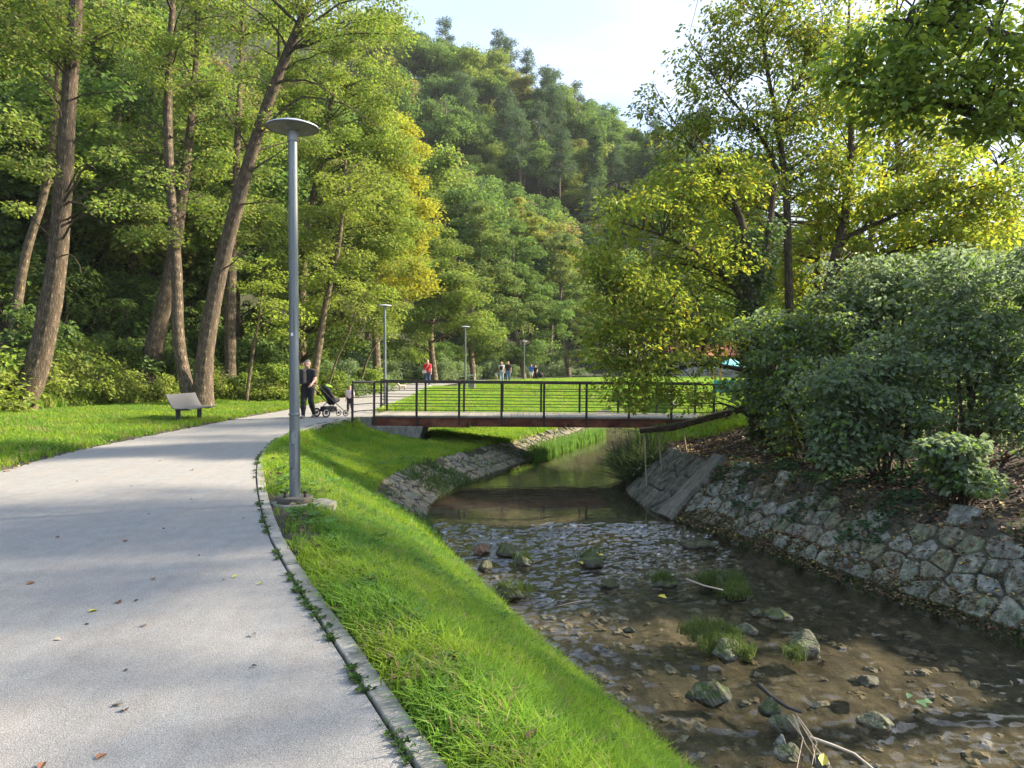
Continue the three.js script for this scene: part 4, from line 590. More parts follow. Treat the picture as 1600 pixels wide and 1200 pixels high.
// ---- kinds of hillside tree, built once and copied
function hillTree(seed, kind) {
  const o = { seed, sides: 6, limbs: 0.35, bark: M.barkDark, group: 'trees on the wooded hillside' }, y0 = -500, B = (x, y, z, rx, ry, n) => ({ c: V(x, y, z), r: V(rx, ry, rx), n }), r = rng(seed * 77);
  if (kind.shape === 'broad') {
    const H = kind.H, R = kind.R; o.stems = [[[V(0, 0, 0), 0.25], [V(0.3, H * 0.4, 0.1), 0.2], [V(0, H * 0.9, 0), 0.05]]]; o.blobs = [B(0, H * 0.62, 0, R * 0.75, H * 0.26, 26)];
    for (let k = 0; k < 8; k++) { const a = k * 2.4 + r(), q = R * (0.45 + r() * 0.3); o.blobs.push(B(Math.cos(a) * q, H * (0.34 + 0.5 * r()), Math.sin(a) * q, R * 0.42, H * 0.12, 12)); }
    Object.assign(o, { clump: R * 0.27, per: 115, leaf: { size: 0.285, cols: kind.cols, flat: 0.6 } });
  } else if (kind.shape === 'spruce') {
    const H = kind.H; o.stems = [[[V(0, 0, 0), 0.24], [V(0, H * 0.5, 0), 0.15], [V(0, H, 0), 0.03]]]; o.blobs = [];
    for (let k = 0; k < 15; k++) { const f = k / 14, y = H * (0.14 + 0.84 * f), q = kind.R * (1 - f) * 0.9 + 0.15; for (let m = 0; m < 5 - Math.floor(f * 3); m++) { const a = m * 1.35 + k * 1.9; o.blobs.push(B(Math.cos(a) * q * 0.6, y - q * 0.12, Math.sin(a) * q * 0.6, q * 0.4, 0.12, 2)); } }
    Object.assign(o, { clump: 0.85, per: 90, limbs: 0.8, leaf: { size: 0.4, slim: 0.16, cols: kind.cols, flat: 0.6, droop: 0.7 } });
  } else {
    const H = kind.H; o.stems = [[[V(0, 0, 0), 0.22], [V(0.2, H * 0.5, 0), 0.16], [V(-0.1, H, 0), 0.04]]]; o.blobs = [];
    for (let k = 0; k < 11; k++) { const f = 0.5 + 0.5 * k / 10, a = k * 2.4, q = kind.R * (1.15 - f) * 1.5 * (0.6 + r() * 0.7); o.blobs.push(B(Math.cos(a) * q * 0.7, H * f, Math.sin(a) * q * 0.7, q * 0.5, 0.25, 3)); }
    Object.assign(o, { clump: 1.0, per: 120, limbs: 1, leaf: { size: 0.4, slim: 0.16, cols: kind.cols, flat: 0.75, droop: -0.2 } });
  }
  o.stems = o.stems.map((s) => s.map(([p, q]) => [p.clone().add(V(0, y0 * 0, 0)), q]));
  return plant(kind.name, kind.label, 'tree', o);
}
const flatHeight = height;                                           // (copies are placed on the slope; the models stand at the origin while they are made)
const kinds = [
  { shape: 'broad', H: 11, R: 4.3, name: 'hillside_tree', label: 'bright green broadleaf tree on the wooded hillside', cols: mixCols('bright', 'mid', 'olive') },
  { shape: 'broad', H: 12, R: 4.0, name: 'hillside_tree', label: 'mid green broadleaf tree on the wooded hillside', cols: mixCols('mid', 'mid', 'dark') },
  { shape: 'broad', H: 10, R: 4.2, name: 'hillside_tree', label: 'dark green broadleaf tree on the wooded hillside', cols: mixCols('dark', 'mid', 'dark') },
  { shape: 'broad', H: 10, R: 3.8, name: 'hillside_tree', label: 'olive coloured broadleaf tree on the wooded hillside', cols: mixCols('olive', 'mid', 'autumn', 'olive') },
  { shape: 'broad', H: 9, R: 3.6, name: 'hillside_tree', label: 'yellow green broadleaf tree on the wooded hillside', cols: mixCols('lime', 'bright', 'olive') },
  { shape: 'broad', H: 9.5, R: 3.6, name: 'hillside_tree', label: 'brownish autumn broadleaf tree on the wooded hillside', cols: mixCols('rust', 'olive', 'mid', 'autumn') },
  { shape: 'spruce', H: 15, R: 3.0, name: 'spruce_tree', label: 'dark pointed spruce among the hillside broadleaf trees', cols: mixCols('dark', 'pine', 'mid') },
  { shape: 'pine', H: 14, R: 3.4, name: 'pine_tree', label: 'dark open crowned pine on the ridge', cols: mixCols('pine', 'dark', 'pine') },
];
const models = kinds.map((k, i) => { const t = hillTree(100 + i, k); scene.remove(t); return t; });
const alt = [0, 1, 2, 3].map((i) => { const t = hillTree(140 + i, kinds[i]); scene.remove(t); return t; });
for (const t of [...models, ...alt]) taken[t.name.replace(/_\d{3}$/, '')] = -1;
{
  const r = rng(300), used = []; let count = 0, D = 26;
  const put = (x, d, k, s, sy = 1) => { const src = k < 4 && r() < 0.5 ? alt[k] : models[k]; const o = copyOf(src, V(x, height(x, d) - 0.3, -d), r() * 6.28, V(s, s * sy, s)); count++; return o; };
  while (D < 200) {
    const step = D < 60 ? 5.8 : D < 110 ? 6.2 : 7.0;
    for (let x = -0.8 * D - 6; x < 62; x += step * (0.85 + r() * 0.3)) {
      const px = x + (r() - 0.5) * 2.4, d = D + (r() - 0.5) * 3, q = hillLeft(px, d); if (q < 2.4) continue;
      const y = height(px, d), el = (y + 11 - EYE) / d, low = (y - EYE) / d, az = px / d;
      if (low > 0.60 || az < -0.80 || az > 0.34) continue;
      const ahead = height(px * 0.94, d * 0.94) ; if (y < ahead - 3 && d > 120) continue;            // over the crest
      if (d < 48 && q < 7 && r() < 0.35) continue;
      if (az < -0.30 && d > 70 || az < -0.2 && d > 120) continue;                            // hidden behind the near wood
      const n = fbm(px * 0.045, d * 0.045, 2) + (r() - 0.5) * 0.75, far = d > 128;
      let k = n > 0.42 ? 4 : n > 0.16 ? 0 : n > -0.1 ? 1 : n > -0.32 ? 2 : n > -0.45 ? 3 : 5;
      if (far && az > -0.1 && r() < 0.3) k = r() < 0.85 ? 7 : 6; else if (d > 60 && r() < 0.03) k = 6; if (d < 60 && (k === 5 || k === 3) && r() < 0.6) k = 0;
      const sc = (0.8 + r() * 0.45) * (d > 85 ? 1.22 : 1), o = put(px, d, k, sc, 0.9 + r() * 0.3), size = sc < 0.93 ? 'small ' : sc > 1.16 ? 'large ' : '', zone = y < 7 ? 'at the foot of the wooded hillside' : y < 26 ? 'low on the wooded hillside' : y < 48 ? 'halfway up the wooded hillside' : 'near the top of the wooded hillside';
      o.userData.label = size + kinds[k].label.replace(/ (on|among) the .*$/, '') + (az < -0.3 ? ' inside the wood behind the bench' : ' ' + zone);
    }
    D += step * 0.92;
  }
  // the opposite slope, glimpsed through the trees on the right
  for (D = 64; D < 170; D += 11) for (let x = 24; x < 0.75 * D + 8; x += 9) { const px = x + (r() - 0.5) * 4, d = D + (r() - 0.5) * 5; if (hillLeft(px, d) > 0 || px < 34 && d < 85) continue; const k = [2, 1, 2, 3, 5, 1, 6][Math.floor(r() * 7)], o = put(px, d, k, 0.9 + r() * 0.5); o.userData.label = kinds[k].label.replace('wooded hillside', 'slope across the stream').replace('hillside broadleaf trees', 'trees across the stream'); o.userData.group = 'trees on the slope across the stream'; }
}
// ---- bushes along the foot of the wood
{
  const mk = (seed, cols, label, H, R, size, extra = {}) => { const o = plant('bush', label, 'bush', { seed, stems: [0, 1, 2, 3].map((k) => [[V((k - 1.5) * 0.1, 0, 0), 0.03], [V((k - 1.5) * 0.4 * R, H * 0.5, (k % 2 - 0.5) * R * 0.5), 0.02], [V((k - 1.5) * 0.5 * R, H * 0.9, (k % 2 - 0.5) * R), 0.008]]), blobs: [{ c: V(0, H * 0.45, 0), r: V(R, H * 0.45, R), n: 34 }, { c: V(R * 0.3, H * 0.75, 0), r: V(R * 0.5, H * 0.25, R * 0.5), n: 10 }], clump: 0.34, per: 60, limbs: 0.4, sides: 5, trunkName: 'stem', leaf: { size, cols: mixCols(...cols), flat: 0.8, ...extra } }); scene.remove(o); return o; };
  const kindsB = [mk(201, ['mid', 'bright'], 'leafy green bush at the foot of the wood', 1.6, 1.1, 0.13), mk(202, ['lime', 'bright', 'olive'], 'bright yellow green bush at the foot of the wood', 1.5, 1.0, 0.12), mk(203, ['dark', 'mid'], 'dark green bush in the shade of the wood', 2.1, 1.3, 0.15), mk(204, ['blue', 'mid'], 'grey green bramble thicket beside the far path', 1.3, 1.3, 0.13)];
  taken.bush = -1; const r = rng(310), put = (k, x, d, s) => copyOf(kindsB[k], V(x, height(x, d) - 0.08, -d), r() * 6.28, V(s, s * (0.8 + r() * 0.5), s), undefined, 'bushes along the woodland edge');
  for (const [u, v, D, k, s] of [[-30, 600, 21, 1, 1.2], [20, 590, 24, 1, 1.2], [60, 600, 27, 2, 1.2], [100, 590, 28, 1, 1.1], [140, 590, 29, 0, 1.2], [200, 590, 30, 1, 1.0], [180, 580, 33, 2, 1.3], [120, 580, 33, 2, 1.5], [40, 570, 31, 2, 1.6], [0, 560, 29, 0, 1.6], [250, 590, 33, 0, 1.2], [300, 590, 34, 2, 1.2], [340, 590, 35, 0, 1.2], [150, 600, 25, 1, 0.9], [110, 610, 24.5, 0, 0.7], [185, 605, 26, 1, 0.8], [70, 590, 26, 1, 1.0], [15, 570, 23, 1, 1.3], [-20, 560, 22, 0, 1.4], [250, 610, 27, 1, 0.7], [270, 612, 27.5, 0, 0.6], [340, 605, 29.5, 1, 0.8], [375, 603, 30, 0, 0.8], [410, 600, 30, 1, 0.9], [435, 600, 31, 0, 0.9], [460, 598, 32, 1, 0.9], [400, 585, 33, 0, 1.1], [520, 596, 35, 0, 1], [545, 596, 36, 3, 0.9], [570, 596, 38, 0, 1], [590, 596, 40, 3, 0.8]]) { const p = P(u, v, D); put(k, p.x, D, s).userData.label = ['leafy green', 'bright yellow green', 'dark green', 'grey green'][k] + (u < 290 ? ' bush in the undergrowth between the thick trunks' : u < 480 ? ' bush in the undergrowth right of the forked tree' : ' bush beside the slanting saplings'); }
  for (let D = 30; D < 98; D += 2.0) for (let m = 0; m < 2; m++) { const x = TOE(D) + 1.0 - m * 2.2 - r() * 0.9; put(D > 42 && m === 0 ? 3 : r() < 0.5 ? 2 : r() < 0.5 ? 0 : 2, x, D + r(), 0.9 + r() * 0.5); }
  for (let D = 20; D < 46; D += 2.8) for (let m = 0; m < 5; m++) { const x = TOE(D) - 2.5 - m * 3.2 - r() * 2; if (x / D < -0.76) continue; put(2, x, D + r() * 2, 1.0 + r() * 0.7).userData.label = 'dark green bush deep inside the wood'; }
}
// ---------------------------------------------------------------- trees on the stream's right bank
plant('bank_tree', 'ivy covered tree whose yellow green branches droop over the bridge end', 'tree', { seed: 31, sides: 10, bark: M.barkDark, gloss: true,
  stems: [grounded(stem([1192, 690, 17, 0.24], [1180, 560, 17, 0.21], [1170, 450, 17, 0.15], [1160, 350, 16.8, 0.08], [1120, 260, 16.5, 0.04], [1080, 200, 16.2, 0.015])), stem([1178, 470, 17, 0.11], [1200, 370, 17.2, 0.07], [1210, 290, 17.3, 0.06]), stem([1172, 480, 17, 0.06], [1110, 410, 16.5, 0.045], [1040, 370, 16, 0.03], [960, 345, 15.6, 0.012]), stem([1176, 540, 17, 0.07], [1090, 500, 16.2, 0.05], [1010, 480, 15.8, 0.035], [950, 470, 15.4, 0.015]), stem([1178, 580, 17, 0.06], [1090, 570, 16, 0.04], [1010, 590, 15.6, 0.02])],
  blobs: [blob(1000, 330, 16, 75, 50, 26), blob(950, 420, 15.6, 45, 60, 20), blob(1070, 290, 16.3, 80, 60, 28), blob(1100, 400, 16.6, 85, 65, 30), blob(1010, 470, 15.8, 75, 60, 28), blob(1080, 530, 16.2, 80, 55, 26), blob(950, 540, 15.5, 45, 40, 14), blob(985, 600, 15.4, 50, 36, 15), blob(1060, 620, 15.8, 50, 28, 9), blob(1010, 560, 15.3, 60, 40, 14), blob(960, 490, 15.4, 40, 50, 12), blob(1130, 480, 17.5, 70, 60, 18), blob(1150, 290, 17, 70, 60, 16), blob(1020, 400, 17.5, 70, 60, 16)], dens: 1.6, clump: 0.42, per: 44, limbs: 0.6, limbFat: 0.007,
  leaf: { size: 0.1, fine: true, slim: 0.28, cols: mixCols('lime', 'bright', 'yellow', 'bright'), flat: 0.5, droop: 0.6 } });
{ // ivy on its trunk
  const r = rng(33), g = new Geo(), a = P(1192, 690, 17); for (let k = 0; k < 900; k++) { const t = Math.pow(r(), 0.9), ang = r() * 6.28, c = t < 0.5 ? P(lerp(1190, 1176, t * 2), lerp(690, 520, t * 2), 17) : r() < 0.5 ? P(lerp(1176, 1163, t * 2 - 1), lerp(520, 360, t * 2 - 1), 16.9) : P(lerp(1176, 1203, t * 2 - 1), lerp(500, 340, t * 2 - 1), 17.1), q = 0.2 + r() * 0.14; leafClump(g, r, V(c.x + Math.cos(ang) * q - a.x, c.y - a.y, c.z + Math.sin(ang) * q - a.z), 0.09, 6, { size: 0.085, fine: false, slim: 0.45, cols: mixCols('dark', 'dark', 'blue'), flat: 1, droop: 0.9 }); }
  const m = single('ivy', g.build(false), M.leafGloss, 'dark ivy climbing the trunk beside the bridge end', 'ivy'); m.position.copy(a);
}
plant('bank_tree', 'tall slim tree with small sparse leaves against the sky', 'tree', { seed: 34, sides: 9, bark: M.bark, gloss: true,
  stems: [grounded(stem([1236, 690, 18.5, 0.13], [1234, 560, 18.5, 0.115], [1232, 430, 18.5, 0.10], [1228, 300, 18.5, 0.085], [1214, 190, 18.4, 0.065], [1196, 90, 18.2, 0.045], [1190, -40, 18, 0.03], [1200, -180, 18, 0.012])), stem([1228, 300, 18.5, 0.05], [1190, 215, 18.2, 0.04], [1130, 140, 17.8, 0.025], [1075, 60, 17.5, 0.01]), stem([1216, 200, 18.4, 0.045], [1250, 120, 18.5, 0.03], [1300, 20, 18.6, 0.015]), stem([1230, 340, 18.5, 0.04], [1140, 300, 18, 0.03], [1060, 200, 17.6, 0.015], [1020, 130, 17.4, 0.008])],
  blobs: [blob(1120, 90, 17.8, 65, 70, 26), blob(1200, 60, 18.2, 75, 75, 30), blob(1090, 190, 17.7, 55, 55, 18), blob(1170, 200, 18.1, 75, 65, 28), blob(1260, 150, 18.5, 80, 70, 28), blob(1060, 280, 17.6, 45, 45, 11), blob(1250, 20, 18.4, 80, 60, 24), blob(1180, -40, 18.2, 110, 50, 24), blob(1020, 180, 17.4, 22, 50, 4), blob(1160, 290, 18, 80, 40, 18), blob(1270, 260, 18.6, 60, 50, 16), blob(1300, 80, 18.6, 70, 60, 18)], dens: 1.8, clump: 0.42, per: 46, limbs: 0.45, limbFat: 0.008,
  leaf: { size: 0.105, fine: true, slim: 0.27, cols: mixCols('bright', 'mid', 'olive', 'yellow'), flat: 0.6, droop: 0.7 } });
plant('bank_tree', 'glowing yellow leaved tree with a limb reaching right above the shrubs', 'tree', { seed: 35, sides: 9, bark: M.barkDark, gloss: true,
  stems: [grounded(stem([1292, 690, 19, 0.17], [1290, 560, 19, 0.15], [1296, 440, 19, 0.13], [1318, 350, 19, 0.11], [1330, 220, 19, 0.08], [1325, 90, 19, 0.05], [1330, -60, 19, 0.02])), stem([1312, 375, 19, 0.07], [1380, 345, 18.7, 0.055], [1460, 310, 18.4, 0.035], [1560, 280, 18, 0.015]), stem([1302, 420, 19, 0.05], [1370, 400, 18.8, 0.04], [1450, 380, 18.5, 0.02]), stem([1275, 690, 20, 0.11], [1278, 500, 20, 0.1], [1280, 380, 20, 0.08], [1285, 250, 20, 0.05])],
  blobs: [blob(1330, 290, 19, 70, 60, 24, 1), blob(1410, 310, 18.7, 70, 55, 26), blob(1490, 280, 18.3, 65, 55, 24), blob(1385, 390, 18.8, 65, 45, 22), blob(1465, 380, 18.5, 65, 50, 22), blob(1550, 320, 18, 55, 55, 18), blob(1280, 340, 19.5, 60, 60, 20), blob(1250, 430, 19.8, 60, 50, 16), blob(1340, 180, 19, 70, 60, 16)], dens: 1.5, clump: 0.42, per: 36, limbs: 0.45, limbFat: 0.009,
  leaf: { size: 0.14, fine: true, slim: 0.3, cols: mixCols('lime', 'yellow', 'lime', 'bright'), flat: 0.5, droop: 0.5 } });
plant('bank_tree', 'pale leaning trunk with thin yellow green foliage deep on the right bank', 'tree', { seed: 36, sides: 8, bark: M.barkPale, gloss: true,
  stems: [grounded(stem([1330, 690, 23, 0.16], [1345, 500, 23, 0.14], [1365, 350, 23, 0.11], [1395, 180, 23, 0.07], [1420, 20, 23, 0.03]))],
  blobs: [blob(1380, 220, 23, 80, 70, 24), blob(1450, 230, 22.5, 70, 60, 20), blob(1420, 60, 23, 90, 70, 20), blob(1520, 380, 23, 80, 60, 20), blob(1430, 440, 23, 80, 50, 20), blob(1200, 430, 24, 70, 60, 20), blob(1130, 360, 24, 80, 60, 20), blob(1330, 440, 24, 80, 50, 20)], dens: 1.5, clump: 0.6, per: 38, limbs: 0.4,
  leaf: { size: 0.15, fine: true, slim: 0.3, cols: mixCols('lime', 'bright', 'yellow'), flat: 0.5, droop: 0.5 } });
plant('bank_tree', 'large dark green tree hanging broad leaves in from beside the wall', 'tree', { seed: 37, sides: 12, bark: M.barkDark, gloss: true,
  stems: [[[onGround(9.8, 8.5), 0.26], [V(9.6, 2, -8.7), 0.22], [V(9.2, 4.2, -9), 0.18], [V(8.6, 6.4, -9.4), 0.1], [V(8, 8.6, -9.6), 0.04]], [[V(9.3, 3.6, -8.9), 0.1], [P(1560, 190, 10), 0.07], [P(1430, 150, 10.2), 0.045], [P(1320, 130, 10.3), 0.015]], [[V(9.1, 4.8, -9), 0.08], [P(1500, 40, 10), 0.05], [P(1380, 30, 10), 0.015]]],
  blobs: [blob(1420, 70, 10, 85, 65, 20), blob(1510, 40, 10, 90, 60, 22), blob(1590, 110, 9.8, 80, 70, 22), blob(1370, 160, 10.2, 60, 45, 13), blob(1450, 160, 10, 85, 50, 18), blob(1560, 190, 9.8, 65, 40, 14), blob(1330, 100, 10.3, 40, 50, 10), blob(1500, -90, 10, 150, 80, 40), { c: V(9.5, 6.5, -8), r: V(2.6, 1.8, 3), n: 44 }, { c: V(10.5, 4.6, -5.5), r: V(2.2, 1.6, 2.4), n: 30 }], clump: 0.36, per: 40, limbs: 0.7, limbFat: 0.008,
  leaf: { size: 0.115, fine: true, slim: 0.3, cols: mixCols('bright', 'mid', 'lime', 'bright'), flat: 0.45, droop: 0.55 } });
plant('bank_tree', 'broad airy yellow green tree filling the background behind the shrubs', 'tree', { seed: 38, sides: 9, bark: M.bark, gloss: true,
  stems: [grounded(stem([1420, 660, 27, 0.24], [1415, 500, 27, 0.2], [1410, 350, 27, 0.15], [1400, 180, 27, 0.09], [1390, 20, 27, 0.04])), stem([1413, 450, 27, 0.1], [1300, 330, 26.5, 0.06], [1200, 250, 26, 0.03]), stem([1412, 400, 27, 0.1], [1520, 300, 26.5, 0.06], [1600, 220, 26, 0.03])],
  blobs: [blob(1120, 320, 26, 70, 70, 22), blob(1200, 260, 26, 80, 70, 28), blob(1290, 220, 26.5, 80, 70, 28), blob(1380, 150, 27, 85, 80, 30), blob(1480, 180, 26.5, 85, 80, 30), blob(1570, 220, 26, 75, 80, 28), blob(1220, 380, 26, 80, 70, 26), blob(1330, 360, 26.5, 85, 70, 28), blob(1450, 330, 26.5, 85, 70, 28), blob(1560, 390, 26, 80, 80, 28), blob(1400, 50, 27, 120, 60, 24), blob(1540, 60, 27, 80, 60, 24), blob(1600, 150, 26.5, 60, 70, 20), blob(1610, 300, 26, 60, 70, 18), blob(1300, 100, 27, 80, 70, 18), blob(1140, 450, 26, 70, 60, 18), blob(1500, 480, 26, 90, 60, 22), blob(1280, 480, 27, 90, 50, 20)], dens: 1.7, clump: 0.62, per: 42, limbs: 0.35,
  leaf: { size: 0.15, fine: false, slim: 0.34, cols: mixCols('lime', 'bright', 'lime', 'bright'), flat: 0.5, droop: 0.5 } });
// ---- shrubs above the rubble wall
const shrub = (label, seed, base, blobs, more = {}) => { const [u, v, D] = base, b = P(u, v, D); b.y = height(b.x, D); const r = rng(seed + 900), stems = []; for (let k = 0; k < 9; k++) { const q = blobs[Math.floor(r() * blobs.length)], e = q.c.clone().add(V((r() - 0.5) * q.r.x, (r() - 0.3) * q.r.y, (r() - 0.5) * q.r.z)), s = b.clone().add(V((r() - 0.5) * 0.5, 0, (r() - 0.5) * 0.5)); stems.push([[k ? s : b, 0.035], [s.clone().lerp(e, 0.5).add(V(0, 0.35, 0)), 0.024], [e, 0.008]]); } return plant('shrub', label, 'shrub', { seed, stems, blobs, clump: 0.37, per: 60, limbs: 0.5, sides: 5, bark: M.barkDark, trunkName: 'stem', gloss: true, leaf: { size: 0.09, fine: true, slim: 0.37, cols: mixCols('blue', 'blue', 'blue', 'mid'), flat: 0.55, droop: 0.55 }, group: 'shrubs above the rubble wall', ...more }); };
shrub('wide grey green shrub drooping over the top of the rubble wall', 41, [1400, 745, 12.6], [blob(1330, 610, 12.4, 75, 60, 40), blob(1410, 570, 12.6, 80, 65, 44), blob(1340, 690, 12, 55, 35, 20), blob(1300, 660, 12.2, 40, 45, 16), blob(1440, 640, 12.2, 60, 50, 26)]);
shrub('low leafy shrub standing alone in front of the taller shrubs', 42, [1505, 790, 10.4], [blob(1490, 715, 10.4, 42, 40, 24), blob(1515, 750, 10.2, 40, 32, 18), blob(1470, 690, 10.4, 25, 22, 8)], { clump: 0.26 });
shrub('tall shrub with upright stems rising behind the low shrub', 43, [1520, 740, 12.4], [blob(1490, 520, 12.8, 80, 65, 44), blob(1560, 560, 12.2, 70, 80, 46), blob(1590, 650, 11.6, 45, 60, 26), blob(1500, 430, 13, 85, 50, 32), blob(1590, 450, 12.5, 60, 60, 26)]);
shrub('broad shrub crowding against the ivy covered trunk', 44, [1270, 715, 14.5], [blob(1250, 570, 14.5, 70, 65, 34), blob(1220, 650, 14.6, 45, 50, 20), blob(1300, 510, 14.6, 80, 55, 34), blob(1180, 600, 15, 50, 60, 20), blob(1200, 520, 15.2, 60, 50, 20)], { leaf: { size: 0.095, fine: true, slim: 0.33, cols: mixCols('mid', 'blue', 'blue', 'bright'), flat: 0.5, droop: 0.5 } });
shrub('high shrub filling the gap between bank trees and wide shrub', 45, [1400, 715, 14.6], [blob(1380, 490, 14.8, 85, 55, 40), blob(1430, 430, 15, 80, 45, 32), blob(1340, 440, 15.2, 70, 45, 26), blob(1450, 560, 14.4, 60, 60, 26), blob(1540, 440, 15, 80, 60, 30)]);
shrub('dense dark thicket in the shade at the back of the bank', 46, [1330, 690, 17], [blob(1280, 600, 17, 90, 60, 36), blob(1380, 600, 17, 90, 70, 40), blob(1480, 600, 16, 90, 80, 40), blob(1570, 600, 15, 80, 90, 40), blob(1330, 660, 17, 90, 40, 24), blob(1450, 670, 15.5, 90, 40, 28)], { leaf: { size: 0.12, fine: false, slim: 0.37, cols: mixCols('mid', 'blue', 'mid'), flat: 0.6, droop: 0.5 } });
shrub('yellow green bush growing under the far end of the bridge', 47, [1130, 690, 22], [blob(1120, 668, 22, 32, 22, 14), blob(1145, 660, 21.5, 25, 24, 10)], { leaf: { size: 0.12, fine: true, slim: 0.37, cols: mixCols('lime', 'yellow', 'bright'), flat: 0.6, droop: 0.5 }, group: undefined });
// ---- trees beside and behind the photographer's right, whose shade falls on the path and water
for (const [x, D, s, lab] of [[13.6, 4.2, 51, 'leafy bank tree beside the wall, out over the shrubs'], [13.2, 12, 53, 'leafy bank tree behind the shrub thicket']]) { const b = onGround(x, D), H = D > 8 ? 12.6 : 10.4; plant('bank_tree', lab, 'tree', { seed: s, sides: 8, bark: M.barkDark, stems: [[[b, 0.22], [b.clone().add(V(-0.2, H * 0.5, 0)), 0.16], [b.clone().add(V(-0.4, H, 0)), 0.05]]], blobs: [{ c: b.clone().add(V(0, H * 0.72, 0)), r: V(3.4, 2.8, 3.4), n: D > 8 ? 110 : 48 }, { c: b.clone().add(V(-1.2, H * 0.45, 0.5)), r: V(2.2, 1.5, 2.4), n: 22 }, ...(D > 8 ? [{ c: V(11, 10.3, -13), r: V(1.6, 2.3, 1.7), n: 70 }] : [])], clump: 0.5, per: 30, limbs: 0.5, leaf: { size: 0.17, cols: mixCols('mid', 'bright', 'dark'), flat: 0.5, slim: 0.36 } }); }

// ---------------------------------------------------------------- grass, weeds, litter
function scatter(name, label, geo, mat, list, kind = 'stuff') {       // list: [x, y, z, turn, scale, tilt, color, scaleY]
  const m = new THREE.InstancedMesh(geo, mat, list.length), o = new THREE.Object3D(), c = new THREE.Color();
  list.forEach(([x, y, z, ry, s, tilt, col, sy], k) => { o.position.set(x, y, z); o.rotation.set(tilt ? tilt[0] : 0, ry, tilt ? tilt[1] : 0); o.scale.set(s, s * (sy ?? 1), s); o.updateMatrix(); m.setMatrixAt(k, o.matrix); m.setColorAt(k, c.setRGB(...col)); });
  m.name = numbered(name); m.castShadow = m.receiveShadow = true; tag(m, label, undefined, undefined, kind); scene.add(m); return m;
}
function tuft(seed, n, h, spread, wid, lean) {                        // a tuft of bent tapering blades
  const r = rng(seed), g = new Geo();
  for (let k = 0; k < n; k++) { const a = r() * 6.28, d = Math.sqrt(r()) * spread, x = Math.cos(a) * d, z = Math.sin(a) * d, b = r() * 6.28, l = h * (0.55 + r() * 0.6), q = lean * (0.3 + r()), ux = Math.cos(b), uz = Math.sin(b), w = wid * (0.7 + r() * 0.6), o = g.n;
    g.v(x - uz * w, -0.02, z + ux * w); g.v(x + uz * w, -0.02, z - ux * w); g.v(x + ux * l * q * 0.35 - uz * w * 0.8, l * 0.55, z + uz * l * q * 0.35 + ux * w * 0.8); g.v(x + ux * l * q * 0.35 + uz * w * 0.8, l * 0.55, z + uz * l * q * 0.35 - ux * w * 0.8); g.v(x + ux * l * q, l * (1 - q * 0.25), z + uz * l * q);
    g.i.push(o, o + 1, o + 3, o, o + 3, o + 2, o + 2, o + 3, o + 4); }
  return g.build(false);
}
const grassTone = (r, x, D, b = 1) => { const n = fbm(x * 0.5 + 40, D * 0.5, 3), k = (0.8 + r() * 0.45) * b, y = clamp(0.45 + n * 1.1 + (r() - 0.5) * 0.7); if (r() < 0.07) return [0.34 * k, 0.29 * k, 0.11 * k]; return [lerp(0.14, 0.27, y) * k, lerp(0.29, 0.38, y) * k, lerp(0.018, 0.02, y) * k]; };
